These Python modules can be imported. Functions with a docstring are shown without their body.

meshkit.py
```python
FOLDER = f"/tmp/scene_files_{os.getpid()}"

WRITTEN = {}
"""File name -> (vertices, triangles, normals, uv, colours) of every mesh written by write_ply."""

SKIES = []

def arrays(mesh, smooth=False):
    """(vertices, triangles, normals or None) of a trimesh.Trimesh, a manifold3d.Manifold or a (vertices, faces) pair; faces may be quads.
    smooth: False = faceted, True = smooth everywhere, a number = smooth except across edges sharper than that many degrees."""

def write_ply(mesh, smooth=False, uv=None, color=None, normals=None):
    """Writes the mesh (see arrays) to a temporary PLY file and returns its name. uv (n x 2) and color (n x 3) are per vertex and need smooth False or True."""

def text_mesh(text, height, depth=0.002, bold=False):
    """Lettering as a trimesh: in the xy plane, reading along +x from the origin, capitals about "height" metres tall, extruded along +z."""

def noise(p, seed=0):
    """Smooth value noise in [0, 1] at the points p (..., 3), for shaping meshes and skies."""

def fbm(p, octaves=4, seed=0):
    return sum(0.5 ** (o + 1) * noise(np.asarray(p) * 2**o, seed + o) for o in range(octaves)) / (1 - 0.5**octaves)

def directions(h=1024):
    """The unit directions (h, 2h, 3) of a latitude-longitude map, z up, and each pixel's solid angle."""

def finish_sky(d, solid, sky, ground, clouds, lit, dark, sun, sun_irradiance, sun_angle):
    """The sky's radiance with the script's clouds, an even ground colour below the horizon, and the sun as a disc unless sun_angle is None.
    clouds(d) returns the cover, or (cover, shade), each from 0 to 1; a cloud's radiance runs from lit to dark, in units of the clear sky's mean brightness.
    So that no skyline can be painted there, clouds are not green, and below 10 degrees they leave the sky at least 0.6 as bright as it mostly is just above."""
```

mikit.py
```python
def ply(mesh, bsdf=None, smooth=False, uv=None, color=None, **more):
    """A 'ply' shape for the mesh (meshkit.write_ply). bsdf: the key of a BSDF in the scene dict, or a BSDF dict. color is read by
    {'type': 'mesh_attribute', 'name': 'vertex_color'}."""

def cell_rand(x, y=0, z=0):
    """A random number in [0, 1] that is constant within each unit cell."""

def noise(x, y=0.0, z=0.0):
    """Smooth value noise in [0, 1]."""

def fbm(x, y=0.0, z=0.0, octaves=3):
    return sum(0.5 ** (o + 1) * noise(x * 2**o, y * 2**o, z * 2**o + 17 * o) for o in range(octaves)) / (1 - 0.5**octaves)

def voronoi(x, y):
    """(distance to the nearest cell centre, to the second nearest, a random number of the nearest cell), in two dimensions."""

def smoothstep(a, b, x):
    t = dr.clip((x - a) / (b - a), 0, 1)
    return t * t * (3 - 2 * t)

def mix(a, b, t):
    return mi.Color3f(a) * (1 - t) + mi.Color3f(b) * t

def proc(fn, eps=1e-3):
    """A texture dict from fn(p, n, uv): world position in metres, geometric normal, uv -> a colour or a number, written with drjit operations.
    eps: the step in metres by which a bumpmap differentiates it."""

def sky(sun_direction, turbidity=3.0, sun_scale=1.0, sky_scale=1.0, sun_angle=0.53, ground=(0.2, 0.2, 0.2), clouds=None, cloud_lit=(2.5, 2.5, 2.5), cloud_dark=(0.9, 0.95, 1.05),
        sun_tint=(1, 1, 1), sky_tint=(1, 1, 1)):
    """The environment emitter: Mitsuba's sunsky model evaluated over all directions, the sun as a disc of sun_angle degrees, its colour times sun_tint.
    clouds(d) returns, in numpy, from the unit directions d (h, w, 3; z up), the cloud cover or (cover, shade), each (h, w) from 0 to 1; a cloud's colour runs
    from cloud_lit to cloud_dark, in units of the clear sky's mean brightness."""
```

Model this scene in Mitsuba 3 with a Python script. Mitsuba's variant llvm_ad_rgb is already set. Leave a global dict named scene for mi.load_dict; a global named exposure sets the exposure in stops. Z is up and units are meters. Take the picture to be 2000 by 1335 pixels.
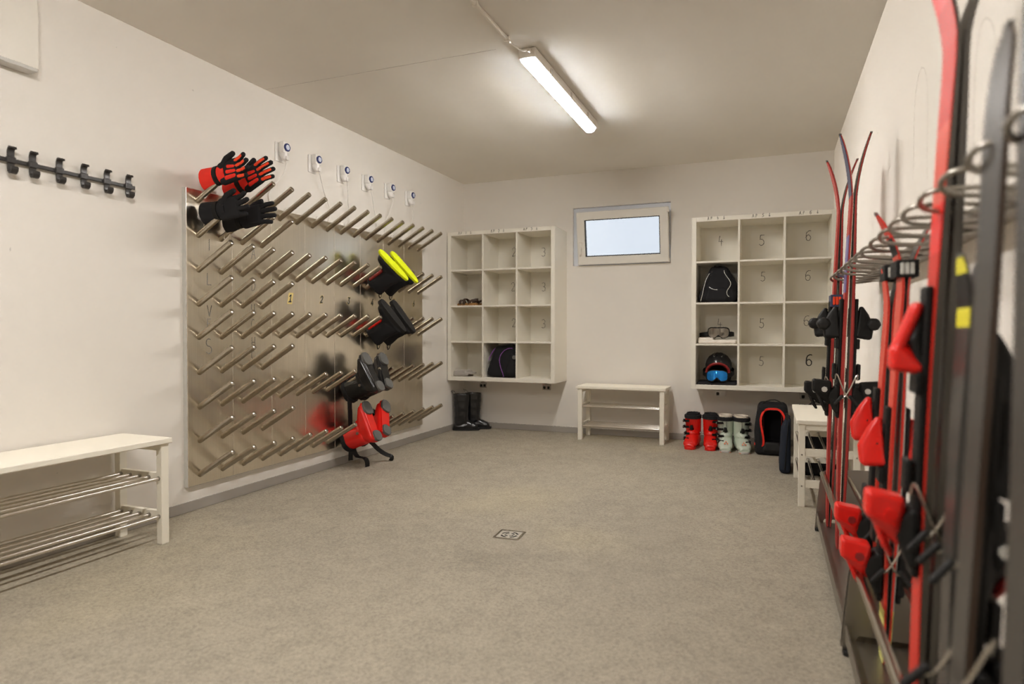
import math, random, numpy as np, trimesh, manifold3d, shapely.geometry as sg
import drjit as dr, mitsuba as mi, mikit, meshkit
from manifold3d import Manifold
from mikit import ply, proc, noise, fbm, smoothstep, mix

random.seed(7); RNG = np.random.default_rng(7)
T = mi.ScalarTransform4f
scene, labels = {'type': 'scene'}, {}

# ------------------------------------------------------------------ camera, sky, lamps' strength, exposure
CAM = np.array([0, 0, 1.0097]); YAW, PITCH, ROLL, FPX = -0.38039, -0.01772, 0.0007, 1262.5
_f = np.array([math.sin(YAW)*math.cos(PITCH), math.cos(YAW)*math.cos(PITCH), math.sin(PITCH)])
_r = np.array([math.cos(YAW), -math.sin(YAW), 0]); _u = np.cross(_r, _f)
_up = -_r*math.sin(ROLL)+_u*math.cos(ROLL)
scene['camera'] = {'type': 'thinlens', 'fov': math.degrees(2*math.atan(1000/FPX)), 'fov_axis': 'x', 'aperture_radius': 0.0062, 'focus_distance': 4.0,
                   'to_world': T().look_at(origin=CAM.tolist(), target=(CAM+_f).tolist(), up=_up.tolist()), 'near_clip': 0.02, 'far_clip': 200.0}
scene['sky'] = mikit.sky((0.3, -0.5, 0.8), turbidity=4, sun_scale=0.0, sky_scale=7.0, clouds=lambda d: np.full(d.shape[:2], 0.9), cloud_lit=(1.0, 1.06, 1.12), cloud_dark=(0.9, 0.95, 1.0))
LAMP, LAMP_2 = (94.0, 90.5, 86.5), (148.0, 142.5, 136.0)
SKY_GAIN = 1.0
exposure = 0.04

# ------------------------------------------------------------------ materials
def mat(name, color, rough=0.5, metallic=0.0, spec=0.5, **k):
    c = color if isinstance(color, dict) else {'type': 'rgb', 'value': list(color)}
    scene[name] = {'type': 'principled', 'base_color': c, 'roughness': rough, 'metallic': metallic, 'specular': spec, **k}
    return name

def wall_fn(p, n, uv):
    m = fbm(p.x*1.3+4, p.y*1.3, p.z*1.3, 3)
    s = noise(p.x*55, p.y*55, p.z*55)*noise(p.x*17, p.y*17+9, p.z*17)
    spot = smoothstep(0.86, 0.93, s)*0.25
    return mix((0.72, 0.688, 0.64), (0.75, 0.717, 0.67), m)*(1-spot)
def ceil_fn(p, n, uv):
    m = fbm(p.x*2.2+4, p.y*2.2, 0.0, 4)
    return mix((0.66, 0.63, 0.575), (0.70, 0.668, 0.61), m)
def floor_fn(p, n, uv):
    fine = noise(p.x*260, p.y*260)*0.5 + noise(p.x*120, p.y*120)*0.5
    patch = fbm(p.x*1.1+3, p.y*1.1+7, 0.0, 4)
    mid = fbm(p.x*14, p.y*14, 0.0, 2)
    c = mix((0.315, 0.282, 0.228), (0.395, 0.350, 0.275), patch)
    worn = smoothstep(0.50, 0.72, fbm(p.x*0.9+1.3, p.y*0.8+2.1, 0.0, 3))
    c = mix(c, mi.Color3f(0.425, 0.375, 0.27), worn*0.55)
    stain = dr.exp(-(dr.square((p.x+1.16)/0.16)+dr.square((p.y-2.58)/0.12)))+0.7*dr.exp(-(dr.square((p.x+1.02)/0.10)+dr.square((p.y-2.72)/0.06)))
    c = c*(1-0.16*stain*(0.5+0.9*noise(p.x*22, p.y*22)))
    return c*(0.57+0.42*fine)*(0.92+0.16*mid)
def steel_fn(p, n, uv):
    g = noise(p.y*900, p.z*6)*0.5+noise(p.y*350, p.z*2.5)*0.5
    sm = fbm(p.y*3, p.z*3, 0.0, 3)
    return mi.Color3f(0.86, 0.79, 0.67)*(0.90+0.14*g)*(0.92+0.14*sm)
mat('m_wall', proc(wall_fn), 0.85, 0, 0.25)
mat('m_ceiling', proc(ceil_fn), 0.9, 0, 0.2)
mat('m_floor', proc(floor_fn), 0.7, 0, 0.3)
mat('m_base', (0.33, 0.305, 0.275), 0.55)
mat('m_steel', proc(steel_fn), 0.235, 1.0)
mat('m_peg', (0.45, 0.405, 0.335), 0.22, 1.0)
mat('m_chrome', (0.52, 0.485, 0.43), 0.22, 1.0)
mat('m_rod', (0.74, 0.695, 0.63), 0.2, 1.0)
mat('m_drain', (0.34, 0.315, 0.27), 0.45)
mat('m_darksteel', (0.36, 0.335, 0.30), 0.38, 1.0)
mat('m_white', (0.74, 0.71, 0.65), 0.45)
mat('m_shelf', (0.73, 0.70, 0.62), 0.4)
mat('m_bench', (0.76, 0.725, 0.63), 0.4)
mat('m_pvc', (0.74, 0.715, 0.66), 0.4)
mat('m_plastic', (0.78, 0.77, 0.75), 0.35)
mat('m_seal', (0.02, 0.025, 0.028), 0.6)
mat('m_black', (0.008, 0.008, 0.008), 0.5, 0, 0.2)
mat('m_blackcloth', (0.014, 0.014, 0.016), 0.85, 0, 0.2)
mat('m_blackgloss', (0.010, 0.010, 0.011), 0.2)
mat('m_rubber', (0.014, 0.014, 0.014), 0.55, 0, 0.25)
mat('m_greyrubber', (0.10, 0.10, 0.095), 0.6)
mat('m_hook', (0.035, 0.033, 0.032), 0.3, 0.3)
mat('m_red', (0.66, 0.010, 0.006), 0.3, 0, 0.5)
mat('m_redcloth', (0.78, 0.022, 0.010), 0.7)
mat('m_orangered', (0.85, 0.06, 0.012), 0.6)
mat('m_skired', (0.52, 0.024, 0.015), 0.4, 0, 0.3)
mat('m_skipale', (0.60, 0.075, 0.048), 0.4, 0, 0.3)
mat('m_darkred', (0.22, 0.012, 0.012), 0.4)
mat('m_skibase', (0.055, 0.05, 0.042), 0.35)
mat('m_skidark', (0.035, 0.033, 0.03), 0.35)
mat('m_skigrey', (0.033, 0.030, 0.027), 0.38)
mat('m_skiwhite', (0.68, 0.60, 0.50), 0.4)
mat('m_skideep', (0.36, 0.035, 0.030), 0.35, 0, 0.4)
mat('m_frame_daylit', (0.60, 0.625, 0.68), 0.4)  # blue daylight tint worked into the white frame's colour
mat('m_navy', (0.035, 0.045, 0.10), 0.35)
mat('m_violet', (0.16, 0.13, 0.30), 0.35)
mat('m_navycloth', (0.013, 0.017, 0.027), 0.85, 0, 0.2)
mat('m_yellow', (0.70, 0.80, 0.0), 0.55)
mat('m_yellow2', (0.62, 0.56, 0.03), 0.45)
mat('m_paleyellow', (0.72, 0.70, 0.22), 0.5)
mat('m_lightgrey', (0.50, 0.49, 0.46), 0.4)
mat('m_mint', (0.50, 0.56, 0.47), 0.3, clearcoat=0.3)
mat('m_mintdark', (0.36, 0.43, 0.35), 0.35)
mat('m_coral', (0.75, 0.22, 0.12), 0.5)
mat('m_cork', (0.30, 0.15, 0.045), 0.8)
mat('m_brown', (0.045, 0.024, 0.014), 0.6)
mat('m_greycloth', (0.36, 0.335, 0.31), 0.9, 0, 0.2)
mat('m_whitecloth', (0.78, 0.73, 0.66), 0.9, 0, 0.2)
mat('m_purple', (0.17, 0.055, 0.24), 0.6)
mat('m_silver', (0.62, 0.61, 0.58), 0.35, 0.4)
mat('m_lens', (0.34, 0.31, 0.28), 0.12, 0.85)
mat('m_bluelens', (0.02, 0.25, 0.75), 0.10, 0.7)
mat('m_pencil', (0.22, 0.205, 0.185), 0.9, 0, 0.1)
mat('m_faint', (0.56, 0.53, 0.49), 0.9, 0, 0.1)
mat('m_ink', (0.02, 0.02, 0.02), 0.7)
mat('m_sticker', (0.66, 0.52, 0.20), 0.6)
mat('m_dialblue', (0.02, 0.03, 0.13), 0.4)
mat('m_dialface', (0.55, 0.60, 0.72), 0.4)
mat('m_cable', (0.74, 0.72, 0.68), 0.5)
mat('m_conduit', (0.70, 0.66, 0.60), 0.5)
scene['m_glass'] = {'type': 'thindielectric', 'int_ior': 1.5}

# ------------------------------------------------------------------ mesh helpers
_ico = {k: trimesh.creation.icosphere(subdivisions=k).vertices for k in (1, 2)}
def cat(ms):
    return trimesh.util.concatenate([m for m in ms])
def tm(man):
    m = man.to_mesh(); return trimesh.Trimesh(np.array(m.vert_properties[:, :3], float), np.array(m.tri_verts), process=False)
def man(mesh):
    mesh = mesh.copy(); mesh.merge_vertices()
    return Manifold(manifold3d.Mesh(np.asarray(mesh.vertices, np.float32), np.asarray(mesh.faces, np.uint32)))
def hull(*balls, k=2):
    """convex hull of balls (x, y, z, r)"""
    return Manifold.hull_points(np.vstack([np.array(b[:3])+_ico[k]*b[3] for b in balls]))
def union(ms):
    out = ms[0]
    for m in ms[1:]: out = out+m
    return out
def smoothed(m, edge=0.008, it=8):
    t = tm(m.refine_to_length(edge)); t.merge_vertices()
    trimesh.smoothing.filter_taubin(t, lamb=0.5, nu=0.53, iterations=it); return t
def box(x0, x1, y0, y1, z0, z1, b=0.0015):
    b = min(b, (x1-x0)/2.2, (y1-y0)/2.2, (z1-z0)/2.2); P = []
    for x, sx in ((x0, 1), (x1, -1)):
        for y, sy in ((y0, 1), (y1, -1)):
            for z, sz in ((z0, 1), (z1, -1)):
                P += [(x, y+sy*b, z+sz*b), (x+sx*b, y, z+sz*b), (x+sx*b, y+sy*b, z)]
    return tm(Manifold.hull_points(np.array(P)))
def rbox(x0, x1, y0, y1, z0, z1, r=0.01, k=1):
    return tm(hull(*[(x, y, z, r) for x in (x0+r, x1-r) for y in (y0+r, y1-r) for z in (z0+r, z1-r)], k=k))
def frames(p):
    p = np.asarray(p, float); t = np.gradient(p, axis=0); t /= np.linalg.norm(t, axis=1, keepdims=True)+1e-12
    ref = np.array([0, 0, 1.0]) if abs(t[0][2]) < 0.9 else np.array([1.0, 0, 0])
    a = np.cross(t[0], ref); a /= np.linalg.norm(a); A = []
    for i in range(len(p)):
        a = a-t[i]*(a@t[i]); a /= np.linalg.norm(a); A.append(a)
    A = np.array(A); return p, t, A, np.cross(t, A)
def loft(rings):
    """closed tube through rings (n, k, 3) with capped ends"""
    R = np.asarray(rings, float); n, k = R.shape[:2]
    i, j = np.meshgrid(np.arange(n-1), np.arange(k), indexing='ij'); j2 = (j+1) % k
    q = np.stack([i*k+j, i*k+j2, (i+1)*k+j2, (i+1)*k+j], -1).reshape(-1, 4)
    v = np.vstack([R.reshape(-1, 3), R[0].mean(0), R[-1].mean(0)]); c = np.arange(k); c2 = (c+1) % k
    f = np.vstack([q[:, [0, 1, 2]], q[:, [0, 2, 3]], np.stack([c2, c, c*0+n*k], 1), np.stack([(n-1)*k+c, (n-1)*k+c2, c*0+n*k+1], 1)])
    m = trimesh.Trimesh(v, f, process=False)
    if m.volume < 0: m.invert()
    return m
def tube(p, r, n=10, closed=False):
    p, t, a, b = frames(p); ang = np.arange(n)*2*np.pi/n; r = np.broadcast_to(r, (len(p),))
    return loft(p[:, None]+r[:, None, None]*(np.cos(ang)[None, :, None]*a[:, None]+np.sin(ang)[None, :, None]*b[:, None]))
def ribbon(p, w, t, wdir):
    """flat strap along p, its width along wdir"""
    p, tt, _, _ = frames(p); wd = np.asarray(wdir, float)
    wv = wd-tt*(tt@wd)[:, None]; wv /= np.linalg.norm(wv, axis=1, keepdims=True); nv = np.cross(tt, wv)
    return loft(np.stack([p-wv*w/2-nv*t/2, p+wv*w/2-nv*t/2, p+wv*w/2+nv*t/2, p-wv*w/2+nv*t/2], 1))
def smooth_path(pts, n=24):
    from scipy.interpolate import CubicSpline
    pts = np.asarray(pts, float); s = np.r_[0, np.cumsum(np.linalg.norm(np.diff(pts, axis=0), axis=1))]
    return CubicSpline(s, pts)(np.linspace(0, s[-1], n))
def cyl(p0, p1, r, n=20):
    return tube(np.array([p0, (np.array(p0)+p1)/2, p1], float), r, n)
def lathe(prof, n=28):
    a = np.arange(n)*2*np.pi/n
    return loft([[(r*math.cos(x), r*math.sin(x), z) for x in a] for r, z in prof])
def frame(o, x, y, z):
    M = np.eye(4); M[:3, 0], M[:3, 1], M[:3, 2], M[:3, 3] = x, y, z, o; return M
def moved(m, M):
    m = m.copy(); m.apply_transform(M)
    return m
def place(x, y, z, deg=0):
    c, s = math.cos(math.radians(deg)), math.sin(math.radians(deg))
    return frame((x, y, z), (c, s, 0), (-s, c, 0), (0, 0, 1))
def fine(m, size):
    m = tm(man(m).refine_to_length(size)); m.merge_vertices(); return m
def noisy(m, amp, freq, seed=0):
    m = m.copy(); n = m.vertex_normals
    m.vertices = m.vertices+n*((meshkit.fbm(m.vertices*freq, 3, seed)-0.5)*2*amp)[:, None]; return m

def numbered(name):
    used = lambda k: k in scene or k in labels or any(s.startswith(k+'__') for s in scene)
    if not used(name): return name
    i = 1
    while used(f'{name}_{i:03d}'): i += 1
    return f'{name}_{i:03d}'
def thing(name, label, category, group=None):
    key = numbered(name); labels[key] = {'label': label, 'category': category}
    if group: labels[key]['group'] = group
    return key
def put(key, mesh, m, smooth=30, label=None):
    """one entry; key may be 'thing__part' and takes the next number if used"""
    key = numbered(key); assert len(mesh.faces), key
    scene[key] = ply(mesh, m, smooth)
    if label: labels[key] = {'label': label}
    return key
def puts(key, ms, m, smooth=30):
    for x in ms: put(key, x, m, smooth)
def struct(name, mesh, m, smooth=False):
    scene[name] = ply(mesh, m, smooth); labels[name] = {'kind': 'structure'}
    return name

# hand-drawn characters: strokes in a box 0..0.7 wide, 0..1 high
def arc(cx, cy, rx, ry, a0, a1, n=12):
    a = np.radians(np.linspace(a0, a1, n)); return [(cx+rx*math.cos(x), cy+ry*math.sin(x)) for x in a]
GLYPH = {
 '1': [[(0.15, 0.75), (0.38, 1), (0.38, 0)]], '2': [arc(0.33, 0.74, 0.27, 0.26, 170, -30)+[(0.06, 0), (0.64, 0.02)]],
 '3': [arc(0.3, 0.76, 0.26, 0.24, 140, -90)+arc(0.3, 0.27, 0.29, 0.27, 85, -140)], '4': [[(0.2, 1), (0.1, 0.42), (0.62, 0.42)], [(0.42, 0.62), (0.40, 0)]],
 '5': [[(0.6, 1), (0.2, 1), (0.15, 0.58)]+arc(0.3, 0.3, 0.3, 0.3, 110, -140)], '6': [arc(0.5, 0.55, 0.42, 0.45, 70, 190)+arc(0.34, 0.28, 0.27, 0.28, 180, 520, 18)],
 'A': [[(0, 0), (0.34, 1), (0.66, 0)], [(0.12, 0.4), (0.55, 0.4)]], 'P': [[(0.1, 0), (0.14, 1)]+arc(0.2, 0.74, 0.32, 0.26, 90, -90)], 'I': [[(0.3, 0), (0.3, 1)]],
 'L': [[(0.12, 1), (0.1, 0), (0.65, 0)]], 'V': [[(0.05, 1), (0.34, 0), (0.64, 1)]], 'E': [[(0.6, 1), (0.1, 1), (0.1, 0), (0.62, 0)], [(0.1, 0.52), (0.5, 0.52)]],
 'S': [arc(0.34, 0.75, 0.26, 0.25, 50, 270)+arc(0.34, 0.25, 0.29, 0.25, 90, -140)], 'D': [[(0.1, 0), (0.1, 1)], [(0.1, 1)]+arc(0.15, 0.5, 0.47, 0.5, 90, -90)+[(0.1, 0)]],
 'U': [[(0.08, 1)]+arc(0.34, 0.3, 0.26, 0.3, 180, 360)+[(0.6, 1)]], 'C': [arc(0.4, 0.5, 0.34, 0.5, 60, 300)], 'H': [[(0.08, 0), (0.08, 1)], [(0.6, 0), (0.6, 1)], [(0.08, 0.5), (0.6, 0.5)]],
 'v': [[(0.3, 1), (0.3, 0)], [(0.05, 0.3), (0.3, 0), (0.55, 0.3)]], ' ': []}
def scribble(text, h, w, gap=0.28):
    """flat strokes, w wide and 0.6 mm deep, reading along +x, centred, in the xy plane"""
    x, polys = 0.0, []
    for ch in text:
        for s in GLYPH[ch]:
            polys.append(sg.LineString([(x+px*h*0.8, py*h) for px, py in s]).buffer(w/2, quad_segs=3))
        x += h*(0.56+gap)
    out = []
    from shapely import union_all
    g = union_all(polys).simplify(w*0.08)
    for q in getattr(g, 'geoms', [g]): out.append(trimesh.creation.extrude_polygon(q, 0.0006, engine='earcut'))
    m = cat(out); m.vertices -= [(x-h*gap)/2, h/2, 0]; return m

# ------------------------------------------------------------------ the room
XL, XR, D, H, YF = -2.9994, 0.4918, 6.1353, 2.5412, -2.8
WX0, WX1, WZ0, WZ1 = -1.810, -0.868, 1.642, 2.208          # window opening in the back wall
struct('floor', box(XL-0.3, XR+0.3, YF-0.3, D+0.34, -0.2, 0, 0), 'm_floor')
struct('ceiling', box(XL-0.3, XR+0.3, YF-0.3, D+0.34, H, H+0.25, 0), 'm_ceiling')
struct('wall_left', box(XL-0.25, XL, YF, D+0.34, 0, H, 0), 'm_wall')
struct('wall_right', box(XR, XR+0.25, YF, D+0.34, 0, H, 0), 'm_wall')
struct('wall_front', box(XL, XR, YF-0.25, YF, 0, H, 0), 'm_wall')
bw = man(box(XL, XR, D, D+0.34, 0, H, 0))-man(box(WX0, WX1, D-0.1, D+0.5, WZ0, WZ1, 0))
struct('wall_back', tm(bw), 'm_wall')
def base(name, x0, x1, y0, y1):
    struct(name, box(x0, x1, y0, y1, 0, 0.058, 0.002), 'm_base')
base('baseboard_left', XL, XL+0.006, YF, D)
base('baseboard_back', XL+0.006, XR-0.006, D-0.006, D)
base('baseboard_right', XR-0.006, XR, YF, D)
put('ceiling__joint', box(XL, -1.40, 3.262, 3.266, H-0.0008, H+0.001, 0), 'm_faint', False)
for pts in ([(2.82, 1.58), (2.81, 1.80), (2.76, 1.92), (2.69, 1.945), (2.62, 1.90), (2.58, 1.76), (2.57, 1.52)], [(2.03, 1.50), (2.02, 1.72), (1.97, 1.79), (1.90, 1.76), (1.86, 1.68), (1.85, 1.5)], [(2.62, 1.40), (2.46, 1.47)], [(2.05, 1.40), (1.92, 1.47)]):
    p = smooth_path([(XR, y, z) for y, z in pts], 20)
    put('wall_right__pencil_line', ribbon(p, 0.0035, 0.0008, np.cross([1, 0, 0], p[-1]-p[0])), 'm_faint', False)

# window: fixed frame in the opening, sash tilted into the room at the top
wf = 'window_1'; labels[wf] = {'kind': 'structure', 'label': 'small high basement window with white plastic frame tilted open'}
def ringmesh(x0, x1, z0, z1, y0, y1, t):
    return tm(man(box(x0, x1, y0, y1, z0, z1, 0.004))-man(box(x0+t, x1-t, y0-1, y1+1, z0+t, z1-t, 0)))
put(wf+'__frame', ringmesh(WX0, WX1, WZ0, WZ1, D+0.03, D+0.10, 0.05), 'm_frame_daylit', False)
sx0, sx1, sz0, sz1 = WX0+0.068, WX1-0.008, WZ0+0.008, WZ1-0.056
def tilt(m):
    a = math.radians(9.5); c, s = math.cos(a), math.sin(a); m = m.copy(); v = m.vertices-[0, D-0.015, sz0]
    m.vertices = np.stack([v[:, 0], v[:, 1]*c-v[:, 2]*s, v[:, 1]*s+v[:, 2]*c], 1)+[0, D-0.015, sz0]; return m
put(wf+'__sash', tilt(ringmesh(sx0, sx1, sz0, sz1, D-0.045, D+0.003, 0.076)), 'm_pvc', False)
put(wf+'__gasket', tilt(ringmesh(sx0+0.075, sx1-0.075, sz0+0.075, sz1-0.075, D-0.036, D-0.004, 0.009)), 'm_seal', False)
g = trimesh.Trimesh([[sx0+0.077, D-0.025, sz0+0.077], [sx1-0.077, D-0.025, sz0+0.077], [sx1-0.077, D-0.025, sz1-0.077], [sx0+0.077, D-0.025, sz1-0.077]], [[0, 1, 2], [0, 2, 3]], process=False)
put(wf+'__pane', tilt(g), 'm_glass', False)
hb = tilt(cat([box(sx0+0.022, sx0+0.05, D-0.062, D-0.05, sz0+0.15, sz0+0.22, 0.004), rbox(sx0+0.026, sx0+0.046, D-0.09, D-0.074, sz0+0.10, sz0+0.20, 0.007), cyl((sx0+0.036, D-0.08, sz0+0.185), (sx0+0.036, D-0.05, sz0+0.185), 0.008, 12)]))
put(wf+'__handle', hb, 'm_pvc')
put(wf+'__hinge', cat([tilt(rbox(sx1-0.012, sx1+0.010, D-0.056, D-0.03, sz1-0.05, sz1-0.012, 0.005)), box(sx1-0.004, sx1+0.006, D-0.03, D-0.012, sz0-0.006, sz0+0.03, 0.002)]), 'm_pvc')
put(wf+'__stay', tube([(sx1+0.004, D-0.118, sz1-0.05), (sx1+0.006, D-0.06, sz1-0.14), (sx1+0.006, D-0.005, sz0+0.16)], 0.004, 8), 'm_darksteel')

# ------------------------------------------------------------------ lamps on the ceiling
def batten(y0, y1, x, label, glow):
    t = thing('ceiling_lamp', label, 'lamp'); w = 0.05
    put(t+'__housing', rbox(x-w, x+w, y0-0.02, y1+0.02, H-0.056, H-0.004, 0.006), 'm_conduit')
    prof = [(-0.046, 0.0), (-0.040, -0.014), (-0.029, -0.027), (-0.013, -0.034), (0.013, -0.034), (0.029, -0.027), (0.040, -0.014), (0.046, 0.0)]
    ys = [y0-0.012, y0, y1, y1+0.012]; sc = [0.72, 1, 1, 0.72]
    m = loft([[(x+px*s, y, H-0.055+pz*s) for px, pz in prof] for y, s in zip(ys, sc)])
    k = put(t+'__diffuser', m, 'm_plastic', False); scene[k]['emitter'] = {'type': 'area', 'radiance': {'type': 'rgb', 'value': list(glow)}}
    for yy in (y0+0.25, (y0+y1)/2, y1-0.25):
        for s in (-1, 1):
            put(t+'__clip', rbox(x+s*0.052-0.005, x+s*0.052+0.005, yy-0.012, yy+0.012, H-0.062, H-0.025, 0.003), 'm_chrome')
    put(t+'__cable_gland', cyl((x+0.02, y0-0.05, H-0.028), (x+0.02, y0-0.018, H-0.028), 0.010, 14), 'm_conduit')
LX = -1.235
batten(3.32, 4.62, LX, 'long bright tubular strip lamp under the grey ceiling', LAMP)
batten(0.0, 1.30, LX, 'second strip lamp on the ceiling in line with the visible one', LAMP_2)
t = thing('cable_conduit', 'thin pale cable conduit running along the ceiling to the strip lamp', 'conduit')
put(t+'__pipe', cyl((-1.285, 1.35, H-0.014), (-1.285, 3.18, H-0.014), 0.0105, 14), 'm_conduit')
put(t+'__cable', tube(smooth_path([(-1.285, 3.17, H-0.014), (-1.28, 3.23, H-0.016), (-1.25, 3.26, H-0.03), (-1.222, 3.275, H-0.028)], 14), 0.005, 8), 'm_cable')
for y in (1.4, 2.75, 3.14):
    put(t+'__clamp', box(-1.299, -1.271, y-0.008, y+0.008, H-0.029, H, 0.002), 'm_conduit')

# ------------------------------------------------------------------ left wall: white box, hook rail
t = thing('wall_box', 'white rectangular cabinet high on the left wall, cut by the picture edge', 'cabinet')
put(t+'__casing', rbox(XL, XL+0.05, 1.2, 1.86, 2.135, 2.45, 0.006), 'm_white')
put(t+'__base_lip', box(XL, XL+0.062, 1.19, 1.845, 2.118, 2.134, 0.002), 'm_lightgrey', False)
t = thing('hook_rail', 'black metal coat rail with black hooks on the left wall', 'coat rail')
put(t+'__bar', box(XL+0.010, XL+0.020, 1.35, 2.335, 1.717, 1.735, 0.003), 'm_hook', False)
for y in (1.55, 2.30): put(t+'__spacer', cyl((XL, y, 1.726), (XL+0.012, y, 1.726), 0.006, 10), 'm_hook')
hk = [(0.0, -0.044), (0.012, -0.054), (0.024, -0.048), (0.027, -0.024), (0.022, -0.012)]
for y in (1.53, 1.645, 1.756, 1.843, 1.956, 2.068, 2.181, 2.293):
    x0 = XL+0.022
    back = smooth_path([(x0+0.018, y, 1.772), (x0+0.012, y, 1.780), (x0+0.004, y, 1.772), (x0+0.001, y, 1.74), (x0, y, 1.69), (x0+0.003, y, 1.678), (x0+0.012, y, 1.670), (x0+0.023, y, 1.677), (x0+0.025, y, 1.696)], 30)
    put(t+'__hook', cat([ribbon(back, 0.027, 0.006, (0, 1, 0)), box(x0-0.004, x0+0.01, y-0.018, y+0.018, 1.712, 1.74, 0.003)]), 'm_hook')

# ------------------------------------------------------------------ benches with shoe shelves
def bench(label, L, M, rods=5, dp=0.34):
    """local: x along the length 0..L, y from the front 0 to the back dp, z up"""
    t = thing('shoe_bench', label, 'bench')
    P = lambda n, m, b, s=False: put(t+'__'+n, moved(m, M), b, s)
    P('seat', box(0, L, 0, dp, 0.475, 0.5, 0.003), 'm_bench')
    for x in (0.012, L-0.052):
        P('leg', box(x, x+0.04, 0.012, 0.047, 0, 0.474, 0.002), 'm_bench'); P('leg', box(x, x+0.04, dp-0.047, dp-0.012, 0, 0.474, 0.002), 'm_bench')
        P('end_rail', box(x+0.010, x+0.030, 0.047, dp-0.047, 0.44, 0.474, 0.001), 'm_bench')
        for z in (0.312, 0.132): P('crossbar', box(x+0.008, x+0.032, 0.047, dp-0.047, z-0.022, z+0.022, 0.001), 'm_bench')
    for z in (0.312, 0.132):
        for i in range(rods):
            y = 0.03+i*(dp-0.09)/(rods-1)+0.008*(i > 0)
            k = P('shelf_rod', cyl((0.03, y, z), (L-0.03, y, z), 0.0080, 14), 'm_rod', 30)
            for xx in (0.046, L-0.058): put(k+'__end_cap', moved(cyl((xx, y, z), (xx+0.012, y, z), 0.0098, 12), M), 'm_darksteel', 30)
    for xx in (0.0105, L-0.0125):
        for yy in (0.03, dp-0.03):
            for z in (0.30, 0.12): P('screw_cover', cyl((xx, yy, z), (xx+0.002, yy, z), 0.005, 10), 'm_darksteel', 30)
    return t
bench('long white shoe bench with metal rod shelves against the left wall', 1.08, frame((-2.642, 1.172, 0), (0, 1, 0), (-1, 0, 0), (0, 0, 1)))
bench('white shoe bench with metal rod shelves under the basement window', 0.81, frame((-1.662, 5.752, 0), (1, 0, 0), (0, 1, 0), (0, 0, 1)))
bench('white shoe bench seen end-on beside the navy bag and the ski racks', 0.85, frame((0.142, 4.88, 0), (0, -1, 0), (1, 0, 0), (0, 0, 1)))

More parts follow.
